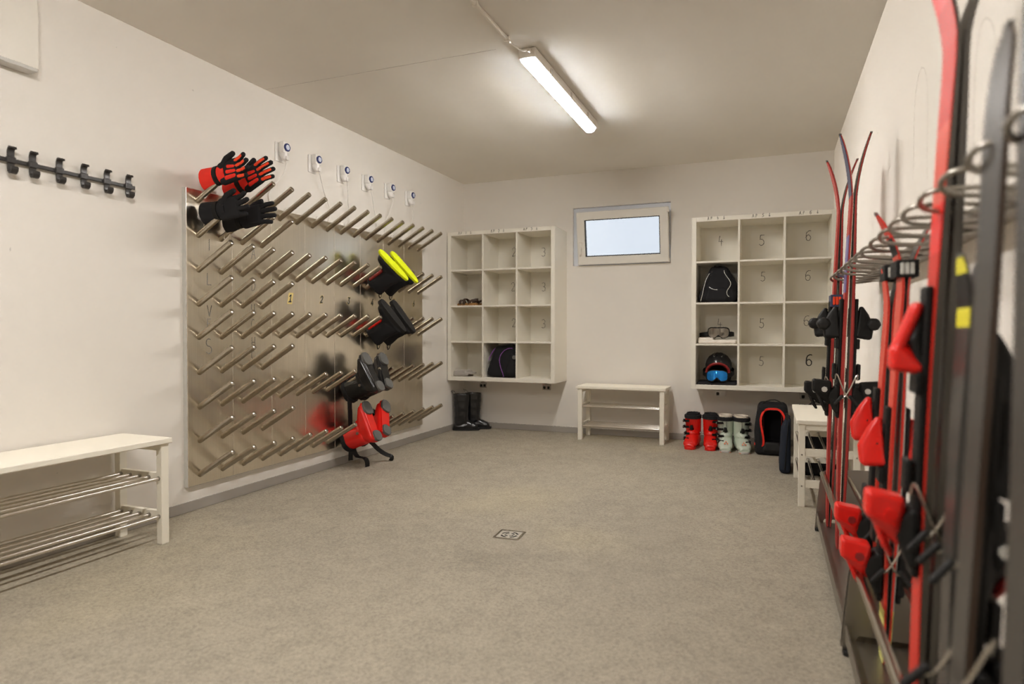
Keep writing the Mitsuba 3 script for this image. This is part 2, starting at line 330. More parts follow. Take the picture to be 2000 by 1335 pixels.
# ------------------------------------------------------------------ cubby shelves on the back wall
def cubby(name_label, x0, z0, text, digits):
    t = thing('cubby_shelf', name_label, 'shelf unit'); W, Hh, y0, y1, o, i = 1.12, 1.47, D-0.39, D-0.001, 0.038, 0.016
    c = (W-2*o-2*i)/3; r = (Hh-2*o-3*i)/4
    for x in (x0, x0+W-o): put(t+'__side_panel', box(x, x+o, y0, y1, z0, z0+Hh, 0.0015), 'm_shelf', False)
    put(t+'__top_panel', box(x0+o, x0+W-o, y0, y1, z0+Hh-o, z0+Hh, 0.0015), 'm_shelf', False)
    put(t+'__bottom_panel', box(x0+o, x0+W-o, y0, y1, z0, z0+o, 0.0015), 'm_shelf', False)
    bp = put(t+'__back_panel', box(x0+o, x0+W-o, y1-0.012, y1-0.004, z0+o, z0+Hh-o, 0), 'm_shelf', False)
    for k in (1, 2):
        x = x0+o+k*c+(k-1)*i
        put(t+'__divider', box(x, x+i, y0+0.002, y1-0.012, z0+o, z0+Hh-o, 0.001), 'm_shelf', False)
    for col in range(3):
        xa = x0+o+col*(c+i)
        for k in (1, 2, 3):
            z = z0+o+k*r+(k-1)*i
            put(t+'__shelf_board', box(xa, xa+c, y0+0.004, y1-0.012, z, z+i, 0.001), 'm_shelf', False)
    F = lambda x, y, z: frame((x, y, z), (1, 0, 0), (0, 0, 1), (0, -1, 0))
    for s, x in text: put(t+'__inscription', moved(scribble(s, 0.026, 0.0045, 0.42), F(x, y0-0.0003, z0+Hh-0.015)), 'm_pencil', False)
    for s, x, z, h, w, m in digits: put(t+'__digit', moved(scribble(s, h, w), F(x, y1-0.0123, z)), m, False)
    return t, [x0+o+k*(c+i) for k in range(3)], c, [z0+o+k*(r+i) for k in range(4)], r
PN, FN = 'm_pencil', 'm_faint'
shL, cxL, cw, czL, ch = cubby('white open cubby shelf in the left corner holding sandals, cap and gym bag', -2.990, 0.5136, [('AP 1 v', -2.797), ('AP 2 v', -2.447), ('AP 3 v', -2.111)],
   [('2', -2.425, 1.807, 0.085, 0.006, PN), ('2', -2.437, 1.454, 0.085, 0.005, PN), ('2', -2.425, 1.089, 0.085, 0.005, PN), ('3', -2.108, 1.793, 0.085, 0.006, PN), ('3', -2.107, 1.445, 0.085, 0.006, PN), ('3', -2.107, 1.077, 0.085, 0.006, PN)])
shR, cxR, cw, czR, ch = cubby('white open cubby shelf right of the window holding helmet, goggles and backpack', -0.634, 0.5082, [('AP 4 v', -0.434), ('AP 5 v', -0.077), ('AP 6 v', 0.281)],
   [('4', -0.421, 1.819, 0.085, 0.006, PN), ('4', -0.425, 1.072, 0.085, 0.005, PN), ('5', -0.077, 1.806, 0.09, 0.006, PN), ('5', -0.066, 1.486, 0.08, 0.005, PN), ('5', -0.072, 1.075, 0.08, 0.006, PN), ('5', -0.073, 0.74, 0.08, 0.005, PN),
    ('6', 0.297, 1.827, 0.085, 0.006, PN), ('6', 0.296, 1.484, 0.085, 0.005, PN), ('6', 0.287, 1.096, 0.085, 0.005, PN), ('6', 0.31, 0.756, 0.095, 0.009, 'm_ink')])
for n, (x, w, lab, m1) in enumerate([(-2.775, 0.075, 'grey metal wall bracket under the left cubby shelf, nearer the corner', 'm_darksteel'), (-2.077, 0.085, 'dark metal wall bracket under the left cubby shelf, nearer the window', 'm_darksteel'),
                       (-0.418, 0.09, 'pale wall socket under the right cubby shelf above the red ski boots', 'm_plastic'), (0.293, 0.11, 'grey wall bracket under the right cubby shelf above the bench', 'm_lightgrey')]):
    t = thing('wall_bracket' if n != 2 else 'wall_socket', lab, 'bracket' if n != 2 else 'socket')
    put(t+'__plate', box(x-w/2, x+w/2, D-0.012, D, 0.415, 0.47, 0.002), m1, False)
    if n != 2: put(t+'__stem', box(x-0.012, x+0.012, D-0.10, D-0.012, 0.472, 0.5, 0.002), 'm_chrome', False)
    puts(t+'__hole', [box(x+s*w*0.24-0.012, x+s*w*0.24+0.012, D-0.0135, D-0.0115, 0.425, 0.452, 0.0005) for s in ((-1, 1) if n < 2 else (-1,))], 'm_black', False)

# ------------------------------------------------------------------ boot dryer on the left wall
XB, Y0, DY = -2.9694, 2.7098, 0.16140
ROWZ = [1.7359, 1.5413, 1.3493, 1.1583, 0.9729, 0.7756, 0.5817, 0.3931, 0.2029]
PD = np.array([0.2422, 0, 0.1418]); PL = float(np.linalg.norm(PD)); PD /= PL           # the pegs' direction and length
PN_ = np.array([-PD[2], 0, PD[0]])                                                       # square to it, upwards
def pegpt(col, row, s=0.0): return np.array([XB, Y0+(col-1)*DY, ROWZ[row-1]])+PD*s
bd = thing('boot_dryer', 'large brushed steel boot dryer board with rows of slanted pegs on the left wall', 'boot dryer')
BY0, BZ0, BZ1, PW = 2.6290, 0.146, 1.7915, 0.32275
put(bd+'__frame', box(XL, XB-0.003, BY0-0.002, BY0+8*PW+0.002, BZ0-0.003, BZ1+0.003, 0.001), 'm_lightgrey', False)
for k in range(8):
    put(bd+'__panel', box(XB-0.004, XB, BY0+k*PW+0.0013, BY0+(k+1)*PW-0.0013, BZ0, BZ1, 0.0012), 'm_steel', False)
pr = 0.0162
pegm = lathe([(pr, -0.006), (pr, 0.10), (pr, 0.20), (pr, PL-0.005), (pr*0.93, PL-0.0018), (pr*0.72, PL), (pr*0.3, PL+0.0012)], 22)
pegd = ply(pegm, 'm_peg', 40)
for row in range(1, 10):
    for col in range(1, 17 if row % 2 else 5):
        key = numbered(bd+'__peg')
        scene[key] = {**pegd, 'to_world': T(frame(pegpt(col, row), (0, 1, 0), np.cross(PD, (0, 1, 0)), PD).tolist())}
BT = lambda y, z: frame((XB+0.0003, y, z), (0, 1, 0), (0, 0, 1), (1, 0, 0))
for ch_, y, z, h in [('I', 2.786, 1.496, 0.06), ('L', 2.78, 1.30, 0.062), ('V', 2.782, 1.12, 0.062), ('E', 2.778, 1.047, 0.055), ('S', 2.776, 0.919, 0.085), ('A', 3.123, 1.483, 0.062), ('D', 3.121, 1.284, 0.06), ('U', 3.116, 1.142, 0.055), ('C', 3.115, 1.05, 0.055), ('H', 3.118, 0.936, 0.06), ('C', 3.113, 0.857, 0.05)]:
    put(bd+'__letter', moved(scribble(ch_, h, 0.005), BT(y, z)), 'm_darksteel' if y > 3 else 'm_pencil', False)
for ch_, y, z in [('1', 3.451, 1.222), ('2', 3.774, 1.230), ('3', 4.092, 1.234), ('4', 4.404, 1.235), ('5', 4.723, 1.252), ('6', 5.054, 1.250)]:
    sk = np.eye(4); sk[0, 1] = 0.22
    d = meshkit.text_mesh(ch_, 0.05, 0.0006, bold=True); c = (d.bounds[0]+d.bounds[1])/2; d.vertices -= [c[0], c[1], 0]; d.apply_transform(np.diag([0.8, 1, 1, 1])); d.apply_transform(sk)
    w = 0.026 if ch_ == '1' else 0.015
    if ch_ == '1': pl = moved(box(-0.023, 0.023, -0.038, 0.038, 0, 0.0008, 0.0002), sk)
    else: pl = moved(d, np.diag([1.28, 1.08, 0.5, 1])@T().translate([0.0008, 0, 0]).matrix.numpy().reshape(4, 4)) if False else moved(d, np.diag([1.3, 1.1, 0.5, 1]))
    k = put(bd+'__sticker', moved(pl, BT(y, z)), 'm_sticker', False)
    put(k+'__numeral', moved(moved(d, frame((0, 0, 0.0009), (1, 0, 0), (0, 1, 0), (0, 0, 1))), BT(y, z)), 'm_ink', False)
for i in range(8):
    y = BY0+(i+0.5)*PW+0.02
    put(bd+'__wire_clip', cat([tube(smooth_path([(XL+0.012, y-0.02, BZ1-0.002), (XL+0.016, y-0.012, BZ1+0.03), (XL+0.018, y+0.004, BZ1+0.034), (XL+0.016, y+0.014, BZ1+0.012), (XL+0.012, y+0.016, BZ1-0.002)], 16), 0.0028, 7), cyl((XL+0.014, y+0.03, BZ1), (XL+0.014, y+0.03, BZ1+0.018), 0.007, 10)]), 'm_cable')

# ------------------------------------------------------------------ plug timers
PLUGS = [(3.400, 'leftmost'), (3.724, 'second from the left'), (4.047, 'third from the left'), (4.360, 'fourth from the left'), (4.682, 'fifth from the left'), (5.008, 'rightmost')]
DROP = [(-0.10, -0.30), (0.17, -0.34), (0.08, -0.34), (0.14, -0.36), (-0.06, -0.34), (0.06, -0.34)]
for i, ((y, w), (dy, dz)) in enumerate(zip(PLUGS, DROP)):
    t = thing('plug_timer', f'white plug-in timer with blue dial above the boot dryer, {w} of six', 'timer', 'plug timers above the boot dryer'); z = 2.197; x = XL
    put(t+'__socket_plate', rbox(x, x+0.008, y-0.055, y+0.025, z-0.085, z+0.04, 0.004), 'm_plastic')
    put(t+'__body', rbox(x+0.006, x+0.052, y-0.030, y+0.032, z-0.03, z+0.045, 0.010), 'm_plastic')
    put(t+'__socket_end', smoothed(hull((x+0.022, y-0.008, z-0.035, 0.021), (x+0.034, y-0.004, z-0.06, 0.018), (x+0.03, y, z-0.01, 0.024)), 0.01, 3), 'm_plastic')
    R = frame((x+0.052, y+0.001, z+0.008), (0, 1, 0), (0, 0, 1), (1, 0, 0))
    k = put(t+'__dial', moved(lathe([(0.026, -0.002), (0.026, 0.006), (0.0245, 0.008), (0.017, 0.008), (0.0165, 0.004)], 30), R), 'm_dialblue')
    put(k+'__face', moved(lathe([(0.017, 0.002), (0.017, 0.009), (0.014, 0.0105), (0.006, 0.011)], 24), R), 'm_dialface')
    put(t+'__plug', cat([rbox(x+0.03, x+0.062, y-0.010, y+0.016, z-0.075, z-0.045, 0.006)]), 'm_plastic')
    put(t+'__cable', tube(smooth_path([(x+0.046, y+0.004, z-0.07), (x+0.046, y+0.008+dy*0.12, z-0.12), (x+0.03, y+dy*0.55, z-0.22), (x+0.016, y+dy*0.96, z+dz*0.90), (x+0.012, y+dy*0.9, BZ1+0.002)], 26), 0.0032, 8), 'm_cable')

# ------------------------------------------------------------------ gloves
def glove_mesh(mirror, spread=1.0, curl=0.02):
    s = []
    s.append(hull((-0.034, 0, 0.0, 0.022), (0.034, 0, 0.0, 0.022), (-0.038, 0, 0.088, 0.0165), (0.038, 0, 0.088, 0.0165)))
    for x, l, r, a in ((-0.037, 0.062, 0.0118, -0.16), (-0.0125, 0.080, 0.0125, -0.05), (0.0125, 0.084, 0.0128, 0.05), (0.037, 0.072, 0.0125, 0.15)):
        p0 = np.array([x, 0, 0.085]); d1 = np.array([math.sin(a*spread), -0.12, math.cos(a*spread)]); p1 = p0+d1*l*0.55; p2 = p1+(d1+[0, -curl*14, -0.05])*l*0.5
        s += [hull((*p0, r+0.001), (*p1, r), k=2), hull((*p1, r), (*p2, r*0.88), k=2)]
    s += [hull((0.028, -0.006, 0.012, 0.021), (0.060, -0.012, 0.048, 0.0155)), hull((0.060, -0.012, 0.048, 0.0155), (0.072, -0.014, 0.092, 0.0125))]
    m = smoothed(union(s), 0.006, 6)
    if mirror: m.vertices[:, 1] *= -1; m.invert()
    return m
def gauntlet(mirror, r0=0.034, r1=0.048, z0=-0.12):
    rings = []
    for z, a, b in ((0.022, 0.040, 0.026), (0.0, 0.043, 0.029), (-0.03, 0.041, 0.030), (-0.05, r1*0.98, r0*0.98), (z0*0.8, r1*1.12, r0*1.12), (z0, r1*1.17, r0*1.17), (z0-0.004, r1*1.12, r0*1.12), (z0-0.004, r1*0.98, r0*0.96), (z0+0.03, r1*0.9, r0*0.85), (z0+0.05, 0.012, 0.01)):
        rings.append([(a*math.cos(q), b*math.sin(q), z) for q in np.arange(26)*2*math.pi/26])
    return loft(rings)
def glove(label, group, col, row, s0, mirror, mats, red, roll=0, pitch=0, yaw=0, dz=0):
    t = thing('ski_glove', label, 'glove', group)
    d, up = PD.copy(), PN_.copy()
    a = math.radians(pitch); d, up = d*math.cos(a)+up*math.sin(a), up*math.cos(a)-d*math.sin(a)
    yv = np.cross(d, up); a = math.radians(roll); up, yv = up*math.cos(a)+yv*math.sin(a), yv*math.cos(a)-up*math.sin(a)
    a = math.radians(yaw); d, yv = d*math.cos(a)+yv*math.sin(a), yv*math.cos(a)-d*math.sin(a)
    M = frame(pegpt(col, row, s0)+np.array([0, 0, dz]), up, yv, d)@np.diag([1.12, 1.05, 1.12, 1])
    put(t+'__hand', moved(glove_mesh(mirror), M), mats[0])
    put(t+'__cuff', moved(gauntlet(mirror), M), mats[1])
    put(t+'__wrist_strap', moved(loft([[(a*math.cos(q), b*math.sin(q), z) for q in np.arange(26)*2*math.pi/26] for z, a, b in ((-0.046, 0.044, 0.032), (-0.044, 0.048, 0.036), (-0.022, 0.047, 0.035), (-0.020, 0.043, 0.031))]), M), 'm_black')
    s = -1 if mirror else 1
    if red:
        for x, l, a in ((-0.037, 0.062, -0.16), (-0.0125, 0.080, -0.05), (0.0125, 0.084, 0.05), (0.037, 0.072, 0.15)):
            for sg_ in (1, -1):
                p0 = np.array([x, 0, 0.085]); d1 = np.array([math.sin(a), -0.12, math.cos(a)]); p1 = p0+d1*l*0.55; p2 = p1+(d1+[0, -0.28, -0.05])*l*0.5
                o = np.array([0, sg_*0.0065, 0]); hh = [hull((*(p0*0.85+p1*0.15+o), 0.0088), (*(p0*0.25+p1*0.75+o), 0.0085)), hull((*(p0*0.04+p1*0.96+o*1.0), 0.0085), (*(p1*0.25+p2*0.75+o), 0.0075))]
                for h_ in hh:
                    m = tm(h_); m.vertices[:, 1] *= s
                    if mirror: m.invert()
                    put(t+'__finger_pad', moved(m, M), 'm_orangered')
        for sg_ in (1, -1):
            for (xa, za, xb, zb, r) in ((-0.030, 0.03, -0.030, 0.078, 0.012), (-0.004, 0.04, -0.008, 0.082, 0.011), (0.020, 0.05, 0.014, 0.082, 0.010)):
                m = tm(hull((xa, sg_*0.014, za, r), (xb, sg_*0.011, zb, r*0.9))); m.vertices[:, 1] *= s
                if mirror: m.invert()
                put(t+'__back_pad', moved(m, M), 'm_redcloth')
    else:
        put(t+'__logo_tab', moved(rbox(0.010, 0.030, 0.027*s-0.004, 0.027*s+0.004, -0.012, -0.006, 0.002), M), 'm_lightgrey')
    lp = smooth_path([(-0.03, 0, -0.115), (-0.05, 0.004, -0.135), (-0.085, 0.006, -0.14), (-0.075, 0.0, -0.125), (-0.04, 0, -0.112)], 18)
    put(t+'__hanging_loop', moved(tube(lp, 0.0022, 6), M), 'm_whitecloth' if not red else 'm_cable')
glove('red and black ski glove with raised thumb on the top left peg', None, 1, 1, 0.215, True, ('m_blackcloth', 'm_redcloth'), True, roll=4, pitch=-20, dz=0.02)
glove('red and black ski glove with spread fingers on the second top peg', None, 2, 1, 0.215, False, ('m_blackcloth', 'm_redcloth'), True, roll=10, pitch=-6, dz=0.01)
glove('black ski glove below the red gloves, nearer the board edge', None, 1, 2, 0.215, True, ('m_blackcloth', 'm_blackcloth'), False, roll=6, pitch=-24, dz=0.02)
glove('black ski glove below the red gloves, fingers spread to the right', None, 2, 2, 0.215, False, ('m_blackcloth', 'm_blackcloth'), False, roll=-6, pitch=-22, dz=0.0)

# ------------------------------------------------------------------ ski boots and snow boots; local: toe +y, up +z, sole at z = 0
def outline(y0, y1, wh, wt, n=40):
    P = []
    for q in np.arange(n)*2*math.pi/n:
        c, s = math.cos(q), math.sin(q); w = wh+(wt-wh)*(s*0.5+0.5)
        P.append((w*np.sign(c)*abs(c)**0.7, (y0+y1)/2+(y1-y0)/2*np.sign(s)*abs(s)**0.75))
    return P
def slab(P, z0, z1, b=0.003):
    P = np.array(P); c = P.mean(0)
    rings = [(0.96, z0), (1.0, z0+b), (1.0, z1-b), (0.97, z1)]
    return loft([[(*(c+(p-c)*k), z) for p in P] for k, z in rings])
def ski_boot(label, M, shell, cuffm, sole, bucklem, side=1, group=None, logo=None, strap=None, scale=1.0, linerm='m_blackcloth', detail=True):
    t = thing('ski_boot', label, 'ski boot', group); S = np.diag([scale*1.18, scale*1.02, scale*0.97, 1.0]); M = M@S
    P = lambda n, m, b, s=35: put(t+'__'+n, moved(m, M), b, s)
    soles = [slab(outline(-0.155, -0.075, 0.034, 0.036), 0, 0.022), slab(outline(0.055, 0.16, 0.042, 0.036), 0, 0.020)]
    P('heel_sole', soles[0], sole); P('toe_sole', soles[1], sole)
    low = [hull((-0.012, -0.115, 0.05, 0.034), (0.012, -0.115, 0.05, 0.034), (-0.02, 0.11, 0.045, 0.028), (0.02, 0.11, 0.045, 0.028), (0, 0.02, 0.10, 0.040), (0, -0.06, 0.12, 0.045)),
           hull((-0.016, 0.10, 0.045, 0.030), (0.016, 0.10, 0.045, 0.030), (-0.012, 0.128, 0.034, 0.024), (0.012, 0.128, 0.034, 0.024)), tm_box(-0.036, 0.036, -0.145, 0.15, 0.014, 0.034)]
    cav = hull((0, -0.045, 0.062, 0.026), (0, 0.005, 0.062, 0.022), (0, -0.045, 0.42, 0.026), (0, 0.005, 0.42, 0.022))
    P('shell', smoothed(union(low)-cav, 0.014, 5), shell)
    cuff = union([hull((0, -0.075, 0.125, 0.052), (0, -0.035, 0.135, 0.050), (0, -0.05, 0.25, 0.056), (0, -0.005, 0.26, 0.054)), hull((0, -0.03, 0.12, 0.050), (0, 0.03, 0.125, 0.036))])
    cuff = cuff-tm_box(-0.2, 0.2, -0.3, 0.3, 0.272, 0.5)-hull((0, -0.05, 0.24, 0.044), (0, -0.005, 0.25, 0.043), (0, -0.05, 0.34, 0.046), (0, 0.0, 0.34, 0.045))-cav
    P('cuff', smoothed(cuff, 0.014, 3), cuffm)
    lin = union([hull((0, -0.055, 0.24, 0.046), (0, -0.005, 0.25, 0.044), (0, -0.06, 0.30, 0.047), (0, 0.002, 0.31, 0.044))])
    lin = lin-tm_box(-0.2, 0.2, -0.3, 0.3, 0.306, 0.5)-hull((0, -0.055, 0.27, 0.036), (0, -0.003, 0.28, 0.034), (0, -0.06, 0.37, 0.037), (0, 0.004, 0.37, 0.034))-cav
    P('liner', smoothed(lin, 0.014, 3), linerm)
    def band(z, a, b, cy, w, n=30):
        rr = []
        for k, zz in ((0.98, z-w/2), (1.05, z-w/2+0.003), (1.05, z+w/2-0.003), (0.98, z+w/2)):
            rr.append([(a*k*math.cos(q), cy+b*k*math.sin(q)+0.10*(zz-z)*0, zz) for q in np.arange(n)*2*math.pi/n])
        return loft(rr)
    P('power_strap', band(0.272, 0.058, 0.083, -0.028, 0.034), 'm_blackcloth')
    for z, y, tlt in ((0.236, 0.050, 0.2), (0.182, 0.052, 0.25), (0.125, 0.062, 0.7), (0.085, 0.095, 0.9)):
        w = 0.05 if z > 0.15 else 0.040
        st = smooth_path([(side*w*0.3, y+0.004, z+0.004), (side*w*0.8, y-0.012, z), (side*(w+0.006), y-0.045, z-0.004)], 8)
        k = P('buckle', cat([ribbon(st, 0.018, 0.006, (0, 0.3, 1)), moved(rbox(-0.006, 0.008, -0.030, 0.018, -0.012, 0.012, 0.004), place(side*(w+0.006), y-0.032, z))]), bucklem)
        put(k+'__lever', moved(rbox(side*(w+0.012)-0.004, side*(w+0.012)+0.004, y-0.05, y-0.005, z-0.007, z+0.007, 0.003), M), 'm_darksteel')
    P('flex_window', rbox(-0.010, 0.010, 0.030, 0.058, 0.158, 0.200, 0.006), 'm_black')
    puts(t+'__hinge_rivet', [moved(cyl((s*0.045, -0.045, 0.125), (s*0.0575, -0.045, 0.125), 0.010, 14), M) for s in (-1, 1)], 'm_darksteel')
    if logo:
        tri = lambda x, z: trimesh.creation.extrude_polygon(sg.Polygon([(x-0.007, z-0.006), (x+0.007, z-0.006), (x, z+0.007)]), 0.003, engine='earcut')
        lg = cat([tri(0, 0.009), tri(-0.009, -0.008), tri(0.009, -0.008)])
        P('emblem', moved(lg, frame((-0.004*side, 0.124, 0.082), (1, 0, 0), (0, -0.64, 0.77), (0, 0.77, 0.64))), logo, False)
        for s_, z in ((0, 0.232),): P('lettering', moved(cat([box(-0.003, 0.003, a-0.0035, a+0.0035, 0, 0.0025, 0.0005) for a in (-0.022, -0.011, 0.0, 0.011, 0.022)]), frame((-0.006*side, 0.049, 0.234), (1, 0, 0), (0, -0.05, 1), (0, 1, 0.05))), 'm_greyrubber', False)
        P('toe_trim', slab(outline(0.08, 0.158, 0.040, 0.036), 0.001, 0.006, 0.001), 'm_coral')
    if strap is not None:
        for p in strap: put(t+'__hanging_strap', ribbon(p, 0.036, 0.004, (0.35, 0.93, 0)), 'm_black')
    return t
def tm_box(x0, x1, y0, y1, z0, z1): return Manifold.cube([x1-x0, y1-y0, z1-z0]).translate([x0, y0, z0])
def snow_boot(label, M, upper, sole, shaft=0.26, soft=0.0, group=None, accent=None, name='snow_boot', sole_t=0.02, loops='m_black', length=0.27):
    t = thing(name, label, 'boot', group); P = lambda n, m, b, s=35: put(t+'__'+n, moved(m, M), b, s); k = length/0.27
    P('sole', slab(outline(-0.125*k, 0.15*k, 0.036, 0.046), 0, sole_t, 0.004), sole)
    up = [hull((-0.008, -0.085*k, 0.045, 0.032), (0.008, -0.085*k, 0.045, 0.032), (-0.012, 0.095*k, 0.04, 0.032), (0.012, 0.095*k, 0.04, 0.032), (0, 0.0, 0.08, 0.036)),
          hull((0, -0.065*k, 0.06, 0.042), (0, -0.01, 0.10, 0.044), (0, -0.055, 0.16, 0.050), (0, -0.015, 0.16, 0.048)), hull((0, -0.055, 0.16, 0.050), (0, -0.015, 0.16, 0.048), (0, -0.065, shaft, 0.052), (0, -0.005, shaft, 0.052)), tm_box(-0.036, 0.036, -0.10*k, 0.12*k, sole_t*0.9, 0.04)]
    u = union(up)-tm_box(-0.2, 0.2, -0.3, 0.3, shaft, shaft+0.3)-hull((0, -0.06, shaft-0.03, 0.040), (0, -0.01, shaft-0.03, 0.040), (0, -0.065, shaft+0.1, 0.044), (0, -0.005, shaft+0.1, 0.044))-hull((0, -0.045, 0.075, 0.026), (0, 0.0, 0.075, 0.022), (0, -0.05, shaft+0.05, 0.030), (0, -0.005, shaft+0.05, 0.026))
    m = smoothed(u, 0.012, 4)
    if soft: m = noisy(m, soft, 26, 3)
    P('upper', m, upper)
    P('toe_cap', smoothed(hull((-0.014, 0.098*k, 0.036, 0.031), (0.014, 0.098*k, 0.036, 0.031), (0, 0.06*k, 0.045, 0.034)), 0.014, 3), 'm_rubber')
    if accent:
        P('front_panel', smoothed(hull((-0.018, 0.040, 0.115, 0.012), (0.018, 0.040, 0.115, 0.012), (-0.02, 0.040, shaft-0.03, 0.012), (0.02, 0.040, shaft-0.03, 0.012)), 0.02, 2), accent)
        for z in (0.13, 0.155, 0.18, 0.205): P('lace', cyl((-0.024, 0.052, z), (0.024, 0.052, z+0.006), 0.003, 8), 'm_black')
    for s in (1,):
        lp = smooth_path([(0, -0.055-0.052, shaft-0.02), (0, -0.125, shaft+0.01), (0, -0.135, shaft+0.035), (0, -0.118, shaft+0.03), (0, -0.107, shaft-0.012)], 16)
        P('pull_loop', ribbon(lp, 0.014, 0.003, (1, 0, 0)), loops)
    return t
def on_peg(col, row, s, yawdeg=0, off=(0, 0, 0)):
    """boot frame with its opening towards the wall and its sole at s along the peg, the toe upwards, turned about the peg by yawdeg"""
    a = math.radians(yawdeg); toe = PN_*math.cos(a)+np.array([0, 1, 0])*math.sin(a); z = -PD
    return frame(pegpt(col, row, s)+np.array(off), np.cross(toe, z), toe, z)
snow_boot('black winter boot with neon yellow sole on a dryer peg, left of two', on_peg(11, 3, 0.315, -40), 'm_blackcloth', 'm_yellow', accent='m_darkred', sole_t=0.022, length=0.32, group='winter boots with yellow soles')
snow_boot('black winter boot with neon yellow sole on a dryer peg, right of two', on_peg(12, 3, 0.312, -34), 'm_blackcloth', 'm_yellow', accent='m_darkred', sole_t=0.022, length=0.32, group='winter boots with yellow soles')
snow_boot('black boot with black sole and red shaft on dryer peg, left of two', on_peg(11, 5, 0.305, -24, (0, 0, -0.01)), 'm_blackcloth', 'm_rubber', accent='m_red', sole_t=0.035, length=0.31, group='winter boots with black soles')
snow_boot('black boot with black sole and red shaft on dryer peg, right of two', on_peg(12, 5, 0.300, -18, (0, 0, -0.01)), 'm_blackcloth', 'm_rubber', accent='m_red', sole_t=0.035, length=0.31, group='winter boots with black soles')
def hang(col, row, pts):
    b = pegpt(col, row, 0.0); return smooth_path([b+np.array(p) for p in pts], 24)
ski_boot('black ski boot on a dryer peg above the red ski boots, left one', on_peg(9, 7, 0.315, 0, (0, 0.02, -0.03)), 'm_blackgloss', 'm_black', 'm_greyrubber', 'm_black', side=-1, strap=[hang(9, 7, [(0.08, -0.02, -0.02), (0.095, -0.03, -0.14), (0.10, -0.03, -0.30), (0.10, -0.03, -0.53)])])
ski_boot('black ski boot on a dryer peg above the red ski boots, right one', on_peg(10, 7, 0.315, 24, (0, 0.03, -0.03)), 'm_blackgloss', 'm_black', 'm_greyrubber', 'm_black', side=1)
ski_boot('red ski boot with grey sole on a low dryer peg, left one', on_peg(9, 9, 0.32, 10, (0, 0, -0.012)), 'm_red', 'm_red', 'm_greyrubber', 'm_black', side=-1, strap=[hang(9, 9, [(0.10, 0.0, 0.0), (0.105, 0.0, -0.06), (0.13, 0.02, -0.13), (0.19, 0.03, -0.145), (0.20, 0.035, -0.17), (0.20, 0.035, -0.205)])])
ski_boot('red ski boot with grey sole on a low dryer peg, right one', on_peg(10, 9, 0.33, 36, (0, 0.012, -0.012)), 'm_red', 'm_red', 'm_greyrubber', 'm_black', side=1, strap=[hang(10, 9, [(0.14, -0.02, -0.02), (0.18, 0.03, -0.09), (0.24, 0.10, -0.155), (0.255, 0.115, -0.165), (0.25, 0.11, -0.20)])])

# ------------------------------------------------------------------ boots on the floor
def stand(x, y, deg): return place(x, y, 0, deg)     # deg: 180 = toe towards the camera
ski_boot('red ski boot on the floor below the right cubby shelf, leftmost of four', stand(-0.625, 5.79, 176), 'm_red', 'm_red', 'm_red', 'm_black', side=1)
ski_boot('red ski boot on the floor beside the mint ski boots', stand(-0.474, 5.80, 184), 'm_red', 'm_red', 'm_red', 'm_black', side=-1)
ski_boot('mint green ski boot on the floor next to the red ski boot', stand(-0.350, 5.76, 184), 'm_mint', 'm_mint', 'm_lightgrey', 'm_black', side=1, logo='m_coral', linerm='m_skiwhite')
ski_boot('mint green ski boot on the floor, rightmost of four beside the backpack', stand(-0.218, 5.75, 192), 'm_mint', 'm_mint', 'm_lightgrey', 'm_black', side=-1, logo='m_coral', linerm='m_skiwhite')
snow_boot('tall black boot in the corner under the left cubby shelf, front one', place(-2.865, 5.885, 0, 293), 'm_blackgloss', 'm_rubber', shaft=0.37, soft=0.006, name='tall_boot', sole_t=0.025)
snow_boot('tall black boot in the corner under the left cubby shelf, leaning behind', place(-2.80, 6.03, 0, 290), 'm_blackgloss', 'm_rubber', shaft=0.37, soft=0.006, name='tall_boot', sole_t=0.025)

# ------------------------------------------------------------------ things in the left cubbies
for i, (x, y, a, lab) in enumerate([(-2.835, 5.89, 80, 'brown cork sandal in the left cubby shelf, nearer one'), (-2.775, 5.985, 84, 'brown cork sandal in the left cubby shelf, rear one')]):
    t = thing('sandal', lab, 'sandal', 'pair of sandals'); z = czL[2]; M = place(x, y, z, a)
    put(t+'__footbed', moved(slab(outline(-0.12, 0.12, 0.036, 0.044), 0, 0.028, 0.004), M), 'm_cork')
    put(t+'__outsole', moved(slab(outline(-0.121, 0.121, 0.037, 0.045), 0.0, 0.006, 0.002), M), 'm_brown')
    for yy, hh in ((0.02, 0.055), (0.065, 0.045)):
        put(t+'__strap', moved(ribbon(smooth_path([(-0.043, yy, 0.016), (-0.034, yy, 0.016+hh*0.75), (0, yy+0.004, 0.018+hh), (0.034, yy, 0.016+hh*0.75), (0.043, yy, 0.016)], 18), 0.032, 0.005, (0, 1, 0)), M), 'm_brown')
    put(t+'__heel_strap', moved(ribbon(smooth_path([(-0.036, -0.03, 0.02), (-0.040, -0.075, 0.05), (0, -0.122, 0.062), (0.040, -0.075, 0.05), (0.036, -0.03, 0.02)], 20), 0.022, 0.004, (0, 0, 1)), M), 'm_brown')
t = thing('knit_cap', 'folded grey cap lying in the bottom left cubby', 'cap'); z = czL[0]
m = fine(rbox(-2.955, -2.80, 5.79, 5.95, z, z+0.062, 0.022), 0.015)
put(t+'__crown', noisy(m, 0.008, 18, 5), 'm_greycloth', True)
put(t+'__peak', noisy(fine(rbox(-2.83, -2.755, 5.81, 5.93, z+0.022, z+0.042, 0.006), 0.02), 0.003, 20, 6), 'm_greycloth', 35)
put(t+'__brim_lining', rbox(-2.815, -2.775, 5.825, 5.90, z+0.004, z+0.016, 0.005), 'm_brown')
def soft(m, size, amp, freq, seed):
    return noisy(fine(m, size), amp, freq, seed)
